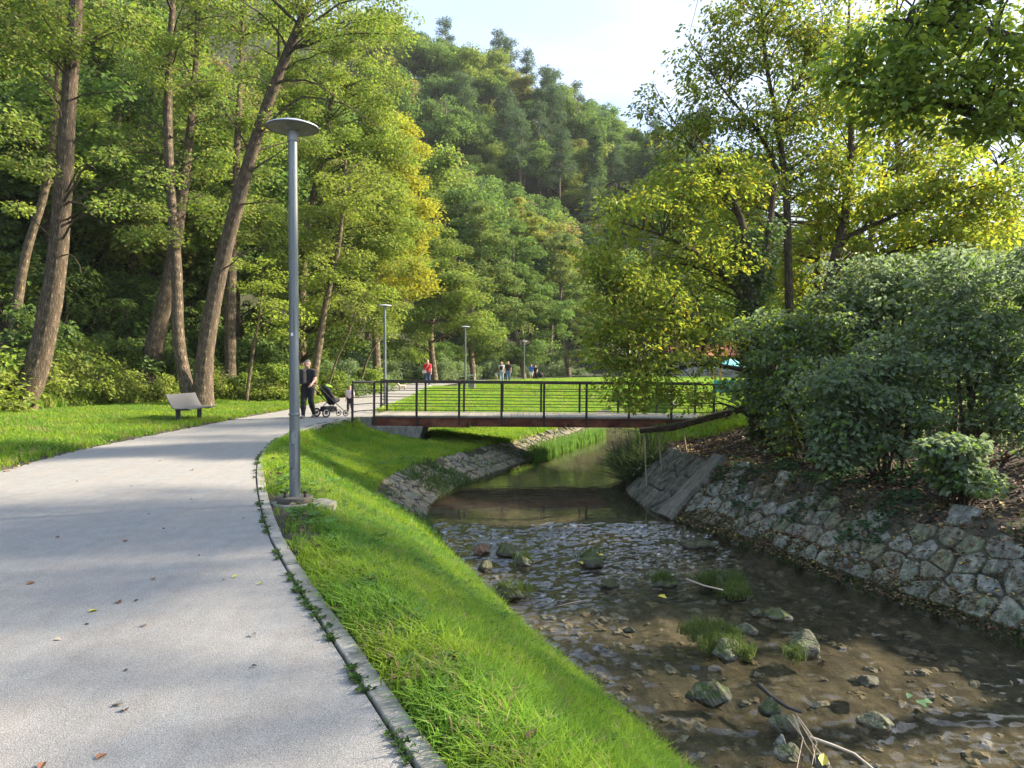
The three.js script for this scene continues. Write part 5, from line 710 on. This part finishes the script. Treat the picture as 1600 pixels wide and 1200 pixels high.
{
  const r = rng(400), near = [], mid = [], lawn = [], verge = [], tall = [];
  const fits = (x, D) => { const u = x / D; return Math.abs(u) < 0.76; };
  for (let k = 0; k < 24000; k++) { const D = 1.9 + Math.pow(r(), 1.15) * 9, x = lerp(XR(D) + 0.22, WL(D) + 0.02, r()); if (!fits(x, D)) continue; const s = x - XR(D), bare = Math.exp(-Math.pow((s - 0.4) / 0.4, 2)) * sstep(4.5, 7, D); if (r() < bare * 1.0 || fbm(x * 1.8, D * 1.8, 3) < -0.42) continue; if (Math.hypot(x + 2.5, D - 8.45) < 0.42) continue; near.push([x, height(x, D), -D, r() * 6.28, 0.75 + r() * 0.55, [(r() - 0.5) * 0.3, (r() - 0.5) * 0.3], grassTone(r, x, D), 0.8 + r() * 0.5]); }
  for (let k = 0; k < 30000; k++) { const D = 9 + r() * 16, hw = hasWallL(D), x = lerp(XR(D) + 0.2, WL(D) - hw * (RUNL - 0.03), r()); if (!fits(x, D) || (D > 23.3 && x > BX0 - 1.1 && x < BX0 + 1.8)) continue; const s = x - XR(D), bare = Math.exp(-Math.pow((s - 0.35) / 0.35, 2)) * (1 - sstep(10, 13, D)); if (r() < bare * 0.9) continue; mid.push([x, height(x, D), -D, r() * 6.28, 1 + r() * 0.6, [(r() - 0.5) * 0.3, (r() - 0.5) * 0.3], grassTone(r, x, D), 0.6 + r() * 0.5]); }
  for (let k = 0; k < 42000; k++) { const D = 25 + Math.pow(r(), 1.2) * 62, x = lerp(XR(D) + 0.05, D < 52 ? WL(D) - RUNL + 0.05 : 24, r()); if (!fits(x, D) || hillLeft(x, D) > -1.5) continue; if (D < 26.2 && x > BX0 - 1.1 && x < BX0 + 1.7) continue; lawn.push([x, height(x, D), -D, r() * 6.28, (1.3 + r() * 0.7) * (1 + D * 0.012), [0, 0], grassTone(r, x, D, 1.12), 0.42 + r() * 0.3]); }
  for (let k = 0; k < 16000; k++) { const D = 19.5 + r() * 32, x = WR(D) + 0.3 + Math.pow(r(), 1.3) * 14; if (!fits(x, D)) continue; lawn.push([x, height(x, D), -D, r() * 6.28, 1.6 + r() * 0.9, [0, 0], grassTone(r, x, D, 0.95), 0.5 + r() * 0.5]); }
  for (let k = 0; k < 46000; k++) { const D = 9.5 + Math.pow(r(), 1.3) * 55, x = XL(D) - 0.06 - Math.pow(r(), 0.9) * (XL(D) - TOE(D) - (D < 34 ? 0 : -1)); if (!fits(x, D)) continue; if (r() < Math.exp(-(XL(D) - x) / 0.16)) continue; verge.push([x, height(x, D), -D, r() * 6.28, (1.1 + r() * 0.6) * (1 + D * 0.008), [0, 0], grassTone(r, x, D, 0.92), 0.55 + r() * 0.4]); }
  for (let k = 0; k < 5000; k++) { const D = 19 + r() * 25, x = TOE(D) + 2.6 - Math.pow(r(), 1.1) * 4.4; if (!fits(x, D)) continue; const q = fbm(x * 0.5, D * 0.5, 2); if (q < -0.25) continue; tall.push([x, height(x, D), -D, r() * 6.28, 1.4 + r() * 0.9, [(r() - 0.5) * 0.3, (r() - 0.5) * 0.3], grassTone(r, x, D, 0.95), 0.9 + r() * 0.8]); }
  scatter('bank_grass', 'long fine grass on the near bank', tuft(1, 11, 0.115, 0.06, 0.0036, 1.0), M.grass, near);
  scatter('slope_grass', 'grass on the slope below the lamp post', tuft(2, 14, 0.10, 0.075, 0.0035, 0.8), M.grass, mid);
  scatter('lawn_grass', 'mown grass of the lawns by the bridge', tuft(3, 14, 0.12, 0.10, 0.006, 0.7), M.grass, lawn);
  scatter('verge_grass', 'short grass between path and wood', tuft(4, 14, 0.10, 0.09, 0.005, 0.8), M.grass, verge);
  scatter('tall_grass', 'tall wild grass at the foot of the wood', tuft(5, 12, 0.20, 0.09, 0.006, 0.9), M.grass, tall);
  // broad-leaved weeds in the bank grass, weeds along the kerb, reeds in the stream margin
  const rosette = new Geo(); { const q = rng(7); for (let k = 0; k < 7; k++) { const a = k * 0.9 + q(), c = Math.cos(a), s = Math.sin(a), l = 0.06 + q() * 0.05; rosette.uv = []; leafAt(rosette, 0, 0.02, 0, -c * 0.5, 0.86, -s * 0.5, c * 0.86, 0.5, s * 0.86, l, l * 0.27, 0.2, [1, 1, 1], true); } }
  const wg = rosette.build(false), weeds = [], kerbW = [], clover = [];
  for (let k = 0; k < 9000; k++) { const D = 2.2 + Math.pow(r(), 1.3) * 18, x = lerp(XR(D) + 0.3, WL(D) - 0.1, Math.pow(r(), 0.8)); if (!fits(x, D) || fbm(x * 0.8 + 9, D * 0.6, 2) < (D > 7 && D < 16 ? -0.15 : -0.05)) continue; if (hasWallL(D) > 0.5 && x > WL(D) - RUNL) continue; const b = 0.75 + r() * 0.6; weeds.push([x, height(x, D) + 0.03 + r() * 0.03, -D, r() * 6.28, (0.3 + Math.pow(r(), 2) * 0.65) * (D > 7 ? 1.35 : 1), [(r() - 0.5) * 0.5, (r() - 0.5) * 0.5], [0.15 * b, 0.27 * b, 0.06 * b]]); }
  scatter('bank_weeds', 'broad leaved weeds among the bank grass', wg, M.grass, weeds);
  const kt = []; for (let k = 0; k < 1500; k++) { const D = 1.9 + Math.pow(r(), 1.2) * 20; if (fbm(D * 1.3, 5, 3) + (r() - 0.5) * 0.4 < (D < 8 ? -0.1 : 0.08)) continue; const x = XR(D) + 0.03 + (r() - 0.5) * 0.07, b = 0.5 + r() * 0.6; (r() < 0.4 ? kerbW : kt).push([x + 0.02, 0.0, -D, r() * 6.28, 0.22 + r() * 0.3, [(r() - 0.5) * 0.6, (r() - 0.5) * 0.6], [0.08 * b, 0.15 * b, 0.03 * b]]); }
  scatter('kerb_weeds', 'small weeds growing in the joint beside the kerb', wg, M.grass, kerbW); scatter('kerb_grass', 'tufts of grass growing in the joint beside the kerb', tuft(6, 9, 0.10, 0.03, 0.003, 1.1), M.grass, kt);
  const reeds = []; for (let k = 0; k < 1500; k++) { const D = 24.6 + Math.pow(r(), 1.0) * 8.5, x = WL(D) - 0.15 + r() * 0.5; if (fbm(D * 1.5, 3, 2) < -0.2) continue; reeds.push([x, YW - 0.05, -D, r() * 6.28, 1.6 + r() * 1.3, [(r() - 0.5) * 0.2, (r() - 0.5) * 0.2], [0.15, 0.27 * (0.8 + r() * 0.4), 0.045], 0.8 + r() * 0.7]); }
  scatter('reeds', 'green reeds standing in the stream margin past the bridge', tuft(8, 10, 0.16, 0.05, 0.005, 0.5), M.grass, reeds);
  // growth over the stone slabs
  const moss = []; for (let k = 0; k < 2600; k++) { const s = r() * tabL.len, p = Math.pow(r(), 1.4) * 1.25, D = tabL.D(s); const dens = sstep(17.2, 18.4, D) * (1 - sstep(19.6, 20.4, D)) * 0.95 + 0.06 + sstep(23.5, 25, D) * 0.5 * (p < 0.6 ? 1 : 0.3) + (1 - sstep(14, 15.2, D)) * 0.8; if (r() > dens) continue; const q = wallMapL(s, p, 0.03), b = 0.6 + r() * 0.6; moss.push([q.x, q.y, q.z, r() * 6.28, 0.9 + r(), [0.2, -0.5], [0.09 * b, 0.15 * b, 0.03 * b], 0.8]); }
  scatter('wall_growth', 'grass and weeds growing over the stone slabs', tuft(9, 10, 0.09, 0.08, 0.005, 1.2), M.grass, moss);
  // a hanging tussock at the far bank corner
  const tus = []; for (let k = 0; k < 260; k++) { const D = 18.6 + r() * 2.6, x = WR(D) + 0.1 + r() * 0.7, p = x - WR(D); tus.push([x, lerp(-1.35, -0.75, p / 0.8), -D, r() * 6.28, 1.8 + r(), [0, 0.9 + r() * 0.4], [0.07, 0.10, 0.03], 2.4]); }
  scatter('tussock', 'shaggy grass hanging over the far bank corner', tuft(10, 12, 0.18, 0.06, 0.005, 0.9), M.grass, tus);
}
const deadLeaf = (() => { const g = new Geo(); leafAt(g, -0.03, 0.008, 0, 0, 1, 0, 1, 0, 0, 0.075, 0.024, 0.45, [1, 1, 1], true); g.uv = []; g.c = []; return g.build(false); })();
{
  const r = rng(500), litter = [], ivy = [], bankLitter = [], bed = [];
  const brown = () => { const q = r(), b = 0.6 + r() * 0.8; return q < 0.6 ? [0.15 * b, 0.085 * b, 0.045 * b] : q < 0.85 ? [0.24 * b, 0.17 * b, 0.09 * b] : [0.30 * b, 0.24 * b, 0.07 * b]; };
  for (let k = 0; k < 15000; k++) { const D = 6 + r() * 14, x = WR(D) + 1.0 + Math.pow(r(), 1.1) * 8; if (Math.abs(x / D) > 0.76) continue; litter.push([x, height(x, D) + 0.012 + r() * 0.025, -D, r() * 6.28, 0.7 + r() * 0.8, [(r() - 0.5) * 0.8, (r() - 0.5) * 0.8], brown()]); }
  for (let k = 0; k < 2200; k++) { const D = 5 + r() * 10, p = r() * 1.2, x = WR(D) + p; litter.push([x, height(x, D) + 0.05, -D, r() * 6.28, 0.5 + r() * 0.6, [(r() - 0.5), (r() - 0.5)], brown()]); }
  for (let k = 0; k < 3200; k++) { const D = 4.5 + r() * 11, x = WR(D) + 0.04 + r() * 0.34; litter.push([x, height(x, D) + 0.03, -D, r() * 6.28, 0.5 + r() * 0.6, [(r() - 0.5), (r() - 0.5)], brown()]); }
  const toe = []; for (let k = 0; k < 2600; k++) { const D = 4.5 + r() * 10.5, q = r(), x = WR(D) + (q < 0.6 ? 0.02 + r() * 0.3 : 0.3 + r() * 1.4); if (q >= 0.6 && fbm(x * 1.3 + 7, D * 1.3, 3) < 0.02) continue; const b = 0.5 + r() * 0.6; toe.push([x, height(x, D) + (q < 0.6 ? 0.0 : 0.04), -D, r() * 6.28, 0.5 + r() * 0.6, [(r() - 0.5) * 0.6, 0.3], [0.10 * b, 0.13 * b, 0.035 * b]]); }
  scatter('wall_grass', 'short grass along the foot and joints of the rubble wall', tuft(14, 10, 0.10, 0.06, 0.004, 1.2), M.grass, toe);
  scatter('leaf_litter', 'brown fallen leaves under the shrubs', deadLeaf, M.litter, litter);
  for (let k = 0; k < 5200; k++) { const p0 = P(1110 + r() * 330, 720 + r() * 130, 1), D = 10.5 + r() * 5, x = p0.x * D; const p = x - WR(D); if (p < 0.45 || p > 3.0 || fbm(x * 0.9 + 4, D * 0.9, 3) < -0.02 + (p < 1 ? 0.12 : 0)) continue; const b = 0.6 + r() * 0.7; ivy.push([x, height(x, D) + 0.05 + r() * 0.06, -D, r() * 6.28, 0.8 + r() * 0.7, [(r() - 0.5) * 0.9, (r() - 0.5) * 0.9], [0.06 * b, 0.125 * b, 0.045 * b]]); }
  scatter('ground_ivy', 'low green ivy creeping over the top of the wall', deadLeaf, M.grass, ivy);
  for (let k = 0; k < 420; k++) { const D = 2.2 + Math.pow(r(), 1.4) * 18, x = lerp(XR(D) + 0.2, WL(D), r()); bankLitter.push([x, height(x, D) + 0.05 + r() * 0.03, -D, r() * 6.28, 0.7 + r() * 0.6, [(r() - 0.5), (r() - 0.5)], brown()]); }
  for (let k = 0; k < 500; k++) { const D = 9 + r() * 20, x = XL(D) - Math.pow(r(), 2) * 2.6 + 0.08; bankLitter.push([x, height(x, D) + 0.03, -D, r() * 6.28, 0.7 + r() * 0.6, [(r() - 0.5), (r() - 0.5)], brown()]); }
  scatter('scattered_leaves', 'dead leaves caught in the grass', deadLeaf, M.litter, bankLitter);
  // cobbles on the stream bed
  const pebble = new THREE.IcosahedronGeometry(0.07, 2); { const q = pebble.attributes.position; for (let i = 0; i < q.count; i++) { const s = 1 + 0.35 * n3(q.getX(i) * 12, q.getY(i) * 12, q.getZ(i) * 12); q.setXYZ(i, q.getX(i) * s * 1.25, q.getY(i) * s * 0.6, q.getZ(i) * s); } pebble.deleteAttribute('uv'); pebble.computeVertexNormals(); }
  for (let k = 0; k < 2400; k++) { const D = 2.5 + Math.pow(r(), 1.1) * 13, x = lerp(WL(D), WR(D), 0.03 + r() * 0.94); const b = 0.7 + r() * 0.4; bed.push([x, height(x, D) - 0.01, -D, r() * 6.28, 0.2 + Math.pow(r(), 3) * 1.0, [(r() - 0.5) * 0.5, (r() - 0.5) * 0.5], r() < 0.25 ? [0.19 * b, 0.175 * b, 0.15 * b] : [0.155 * b, 0.125 * b, 0.09 * b]]); }
  scatter('stream_cobbles', 'brown cobbles on the stream bed', pebble, std(0xffffff, 0.8, {}), bed);
  // leaves lying on the path, each one to be picked up
  const pm = { yellow: std(L(0.42, 0.40, 0.06), 0.8, { side: THREE.DoubleSide }), brown: std(L(0.20, 0.09, 0.05), 0.85, { side: THREE.DoubleSide }), dark: std(L(0.035, 0.03, 0.028), 0.85, { side: THREE.DoubleSide }), pale: std(L(0.42, 0.36, 0.26), 0.85, { side: THREE.DoubleSide }) };
  for (const [u, v, m] of [[144, 956, 'yellow'], [368, 901, 'yellow'], [408, 912, 'yellow'], [395, 992, 'pale'], [197, 1048, 'dark'], [195, 1111, 'brown'], [186, 1102, 'pale'], [47, 913, 'brown'], [186, 942, 'brown'], [66, 1197, 'brown'], [135, 976, 'dark'], [157, 1184, 'brown'], [255, 826, 'dark'], [232, 803, 'dark'], [195, 846, 'brown'], [349, 906, 'dark'], [396, 1041, 'dark'], [212, 939, 'dark'], [240, 905, 'brown'], [310, 868, 'dark'], [120, 752, 'dark'], [205, 760, 'dark'], [300, 735, 'brown'], [330, 700, 'brown'], [250, 720, 'dark'], [380, 810, 'dark'], [90, 840, 'brown'], [300, 780, 'brown'], [225, 978, 'brown'], [90, 1000, 'pale']]) { const p = GP(u, v, 0.014), o = single('fallen_leaf', deadLeaf, pm[m], { yellow: 'yellow fallen leaf lying on the grey path', brown: 'curled brown leaf lying on the grey path', dark: 'tiny dark dry leaf lying on the grey path', pale: 'pale dry leaf lying on the grey path' }[m], 'leaf', 'leaves lying on the path'); o.position.copy(p); o.rotation.set((r() - 0.5) * 0.4, r() * 6.28, (r() - 0.5) * 0.4); o.scale.setScalar(m === 'dark' ? 0.42 : 0.6 + r() * 0.3); }
}
// ---------------------------------------------------------------- rocks, sticks and grassy islets in the stream
function rock(seed, a, b, c, mossy, col) {
  const g = new THREE.IcosahedronGeometry(1, 3), q = g.attributes.position, cols = new Float32Array(q.count * 3);
  for (let i = 0; i < q.count; i++) { let x = q.getX(i), y = q.getY(i), z = q.getZ(i), s = 1 + 0.34 * fbm3(x * 0.9 + seed * 3.1, y * 0.9, z * 0.9, 4); const cut = [[0.8, 0.5, 0.3], [-0.7, 0.6, 0.2], [0.1, 0.7, -0.7], [0.2, 0.3, 0.9]]; for (const n of cut) { const d = (x * n[0] + y * n[1] + z * n[2]) * s; if (d > 0.66) s *= 0.66 / d; } x *= s; y *= s; z *= s; const m = mossy * sstep(-0.25, 0.15, fbm3(x * 2.2 + seed, y * 2.2, z * 2.2, 3) + (y > 0 ? 0.1 : -0.4)), k = 0.85 + 0.3 * n3(x * 4, y * 4, z * 4 + seed); q.setXYZ(i, x * a, y * b, z * c); cols[i * 3] = lerp(col[0], 0.17, m) * k; cols[i * 3 + 1] = lerp(col[1], 0.23, m) * k; cols[i * 3 + 2] = lerp(col[2], 0.03, m) * k; }
  g.setAttribute('color', new THREE.BufferAttribute(cols, 3)); const w = g.attributes.uv; for (let i = 0; i < w.count; i++) w.setXY(i, q.getX(i) * 1.5 + q.getY(i), q.getZ(i) * 1.5); g.computeVertexNormals(); return g;
}
{
  const rm = std(0xffffff, 0.85, { vertexColors: true, map: stoneTex, bumpMap: stoneBump, bumpScale: 0.02 }), gr = [0.27, 0.25, 0.20], dk = [0.12, 0.105, 0.08];
  const R = (u, v, wpx, hpx, mossy, label, col = gr, seed = u) => { const p = GP(u, v, YW), D = -p.z, a = PXM(wpx, D) / 2, h = PXM(hpx, D); const m = single('rock', rock(seed * 0.37, a * 1.05, h * 0.64, a * 0.8, mossy, col), rm, label, 'rock', 'rocks in the stream'); m.position.set(p.x, YW + h * 0.12, p.z); m.rotation.y = seed; return p; };
  R(1258, 1010, 62, 36, 0.55, 'pale angular rock half covered with moss'); R(1112, 1086, 62, 32, 0.95, 'long mossy rock beside a small dark stone'); R(1080, 1088, 20, 14, 0.7, 'small dark stone beside the long mossy rock', dk);
  R(1203, 1108, 36, 26, 0.8, 'round mossy rock at the end of the black branch'); R(1225, 1132, 46, 24, 0.45, 'pale rock with moss under the tangle of sticks'); R(1366, 1128, 56, 22, 0.4, 'flat half sunken rock amid the riffle'); R(1355, 1064, 40, 12, 0.2, 'nearly sunken grey stone', dk);
  R(1215, 962, 42, 16, 1.0, 'low stone capped with bright green moss'); R(1182, 958, 28, 12, 0.3, 'dark stone beside the bright mossy cap', dk); R(1165, 984, 36, 14, 0.3, 'flat pale stone beside the grassy islet'); R(1135, 1018, 60, 30, 0.6, 'tufted boulder with grass growing on it'); R(925, 878, 52, 22, 0.7, 'rock heaped with yellow fallen leaves', dk);
  R(952, 914, 30, 14, 0.6, 'small dark mossy stone downstream of the leafy rock', dk); R(816, 878, 30, 14, 1.0, 'bright mossy stone near the grass bank'); R(752, 860, 34, 16, 0.1, 'reddish stone below the stone slabs', [0.30, 0.16, 0.11]); R(790, 862, 44, 16, 0.7, 'flat dark mossy stones below the slab bank', dk); R(758, 886, 26, 16, 0.5, 'dark stone at the edge of the grass bank', dk); R(798, 928, 50, 20, 0.8, 'weedy stone against the grass bank', dk); R(1090, 850, 56, 14, 0.4, 'dark ledge stone under the ramp', dk); R(1120, 905, 70, 16, 0.5, 'low stone under the grassy islet', dk); R(1150, 930, 44, 18, 0.7, 'grassy stone at the end of the islet', dk); R(1040, 912, 40, 14, 0.7, 'stone under a tuft of green grass', dk); R(1232, 1176, 50, 22, 0.6, 'mossy stones under the pale stick', gr); R(1280, 1190, 40, 18, 0.3, 'pale stone beside the long stick'); R(983, 985, 20, 8, 0.3, 'tiny stone breaking the riffle', dk); R(1220, 1165, 26, 26, 0.0, 'white chipped stone in the tangle of sticks', [0.5, 0.48, 0.45]);
  // grassy islets
  const r = rng(600), list = [], tg = tuft(12, 14, 0.14, 0.06, 0.004, 1.0); for (const [u, v, n, sp] of [[1036, 905, 26, 0.14], [1125, 905, 60, 0.36], [1148, 925, 40, 0.22], [1110, 985, 50, 0.34], [1125, 1005, 40, 0.22], [1150, 1015, 30, 0.16], [815, 872, 14, 0.12], [925, 868, 18, 0.2], [1245, 1022, 14, 0.1], [800, 920, 30, 0.3]]) { const p = GP(u, v, YW + 0.05); for (let k = 0; k < n; k++) { const b = 0.6 + r() * 0.6, a = r() * 6.28, d = Math.sqrt(r()) * sp; list.push([p.x + Math.cos(a) * d, YW + 0.0 + 0.06 * (1 - d / sp), p.z + Math.sin(a) * d * 0.7, r() * 6.28, 0.7 + r() * 0.6, [(r() - 0.5) * 0.9, (r() - 0.5) * 0.9], [0.11 * b, 0.16 * b, 0.03 * b]]); } }
  scatter('islet_grass', 'grass tufts on the stones in the stream', tg, M.grass, list);
  const st = (label, pts, rad, m) => { const q = pts.map(([u, v, y]) => GP(u, v, YW + y)), o = q[0].clone(); const s = single('stick', new Geo().tube(q.map((p, k) => [p.clone().sub(o), rad * (1 - 0.5 * k / q.length)]), 7).build(), m, label, 'stick'); s.position.copy(o); };
  const pale = std(L(0.42, 0.36, 0.28), 0.8), twigM = std(L(0.27, 0.22, 0.16), 0.85), dark = std(L(0.03, 0.026, 0.024), 0.6);
  st('black waterlogged branch lying across the riffle', [[1185, 1070, 0.06], [1205, 1088, 0.05], [1230, 1105, 0.02], [1252, 1113, -0.02]], 0.022, dark);
  st('long pale bare stick trailing in the water', [[1265, 1152, 0.10], [1300, 1164, 0.08], [1335, 1178, 0.05], [1365, 1202, 0.02]], 0.014, pale); st('short pale stick lying on the grassy islet', [[1073, 905, 0.12], [1100, 915, 0.13], [1130, 922, 0.12]], 0.014, pale); st('dark twig lying beside the mossy bank stone', [[832, 880, 0.03], [860, 872, 0.05], [888, 866, 0.06]], 0.012, dark); st('black stick lying in the shallow riffle', [[870, 948, 0.02], [893, 942, 0.04], [915, 938, 0.02]], 0.012, dark);
  for (let k = 0; k < 6; k++) { const a = 1225 + r() * 25, b = 1105 + r() * 20; st('thin dry twig in the tangle on the pale rocks', [[a, b, 0.16], [a + 20 + r() * 15, b + 30 + r() * 20, 0.14], [a + 5 + r() * 70, b + 50 + r() * 45, 0.05]], 0.0042, twigM); scene.children[scene.children.length - 1].userData.group = 'twigs in the tangle'; }
  const lm = [std(L(0.30, 0.42, 0.16), 0.7, { side: THREE.DoubleSide }), std(L(0.5, 0.42, 0.05), 0.7, { side: THREE.DoubleSide })];
  for (const [u, v, k, lab, gp] of [[1420, 1088, 0, 'green floating leaf on the open water', 'green leaves floating'], [1438, 1100, 0, 'green floating leaf on the open water', 'green leaves floating'], [1450, 1098, 0, 'green floating leaf on the open water', 'green leaves floating'], [1286, 1190, 1, 'yellow leaf caught on the stones in the stream', 'yellow leaves caught on stones'], [932, 866, 1, 'yellow leaf caught on the stones in the stream', 'yellow leaves caught on stones'], [908, 880, 1, 'yellow leaf caught on the stones in the stream', 'yellow leaves caught on stones'], [1036, 934, 1, 'yellow leaf caught on the stones in the stream', 'yellow leaves caught on stones'], [940, 868, 1, 'yellow leaf caught on the stones in the stream', 'yellow leaves caught on stones']]) { const p = GP(u, v, YW + (k && u !== 1036 ? 0.12 : 0.03)), o = single('leaf', deadLeaf, lm[k], lab, 'leaf', gp); o.position.copy(p); o.rotation.set(0.3, r() * 6, 0.2); o.scale.setScalar(1.2 + r() * 0.5); }
}
// ---------------------------------------------------------------- beyond the bridge on the right: paved yard, play hut, house
{
  const yard = new Geo(); const a = [[7.5, 33], [13, 31], [26, 36], [26, 58], [12, 58]]; a.forEach(([x, D]) => { yard.v(x, height(x, D) + 0.05, -D); yard.uv.push(x, D); }); yard.i.push(0, 1, 2, 0, 2, 3, 0, 3, 4);
  structure('pavement', yard.build(), std(L(0.52, 0.51, 0.49), 0.9, { map: concTex }), 'pale paved yard beyond the bridge');
  const p = onGround(11.6, 39), o = thing('play_hut', 'turquoise play hut with small roof glimpsed behind the railing', 'play hut', p), tq = std(L(0.04, 0.42, 0.42), 0.6), wd = std(L(0.5, 0.26, 0.08), 0.8);
  for (const [x, z] of [[-0.7, -0.5], [0.7, -0.5], [-0.7, 0.5], [0.7, 0.5]]) part(o, 'post', new THREE.BoxGeometry(0.09, 1.5, 0.09).translate(x, 0.72, z), wd);
  part(o, 'panel', new THREE.BoxGeometry(1.4, 0.62, 0.03).translate(0, 0.5, 0.56), tq); part(o, 'panel', new THREE.BoxGeometry(0.03, 0.62, 1.0).translate(-0.76, 0.5, 0), tq);
  part(o, 'roof', new THREE.CylinderGeometry(0.02, 0.75, 0.5, 4, 1).rotateY(Math.PI / 4).scale(1.5, 1, 1.1).translate(0, 1.72, 0), std(L(0.10, 0.40, 0.40), 0.7));
  const h = thing('house', 'low house with orange tiled roof behind the bank trees', 'house', onGround(23.6, 93)), wm = std(L(0.66, 0.60, 0.50), 0.9, { map: concTex }), gl = std(L(0.04, 0.05, 0.06), 0.15), tm = [std(L(0.42, 0.15, 0.07), 0.9), std(L(0.36, 0.13, 0.065), 0.9)];
  part(h, 'wall', new THREE.BoxGeometry(8, 2.9, 6).translate(0, 1.3, 0), wm);
  for (const x of [-2.6, 0, 2.6]) { const w = part(h, 'window', new THREE.BoxGeometry(1.1, 1.2, 0.06).translate(x, 1.5, 3.01), std(L(0.7, 0.7, 0.68), 0.6)); part(w, 'pane', new THREE.BoxGeometry(0.9, 1.0, 0.03).translate(x, 1.5, 3.045), gl); }
  const roof = part(h, 'roof', (() => { const s = new THREE.Shape([[-3.5, 2.6], [0, 4.6], [3.5, 2.6], [3.3, 2.6], [0, 4.4], [-3.3, 2.6]].map((q) => new THREE.Vector2(...q))); return new THREE.ExtrudeGeometry(s, { depth: 8.8, bevelEnabled: false }).rotateY(Math.PI / 2).translate(-4.4, 0, 0); })(), tm[0]);
  for (let k = 0; k < 9; k++) part(roof, 'tile_row', new THREE.BoxGeometry(8.8, 0.05, 0.46).rotateX(0.52).translate(0, 4.58 - k * 0.222, 0.18 + k * 0.39), tm[k % 2]);
  part(roof, 'chimney', new THREE.BoxGeometry(0.6, 1.2, 0.6).translate(2.2, 4.5, -0.8), wm);
}
renderer.render(scene, camera);
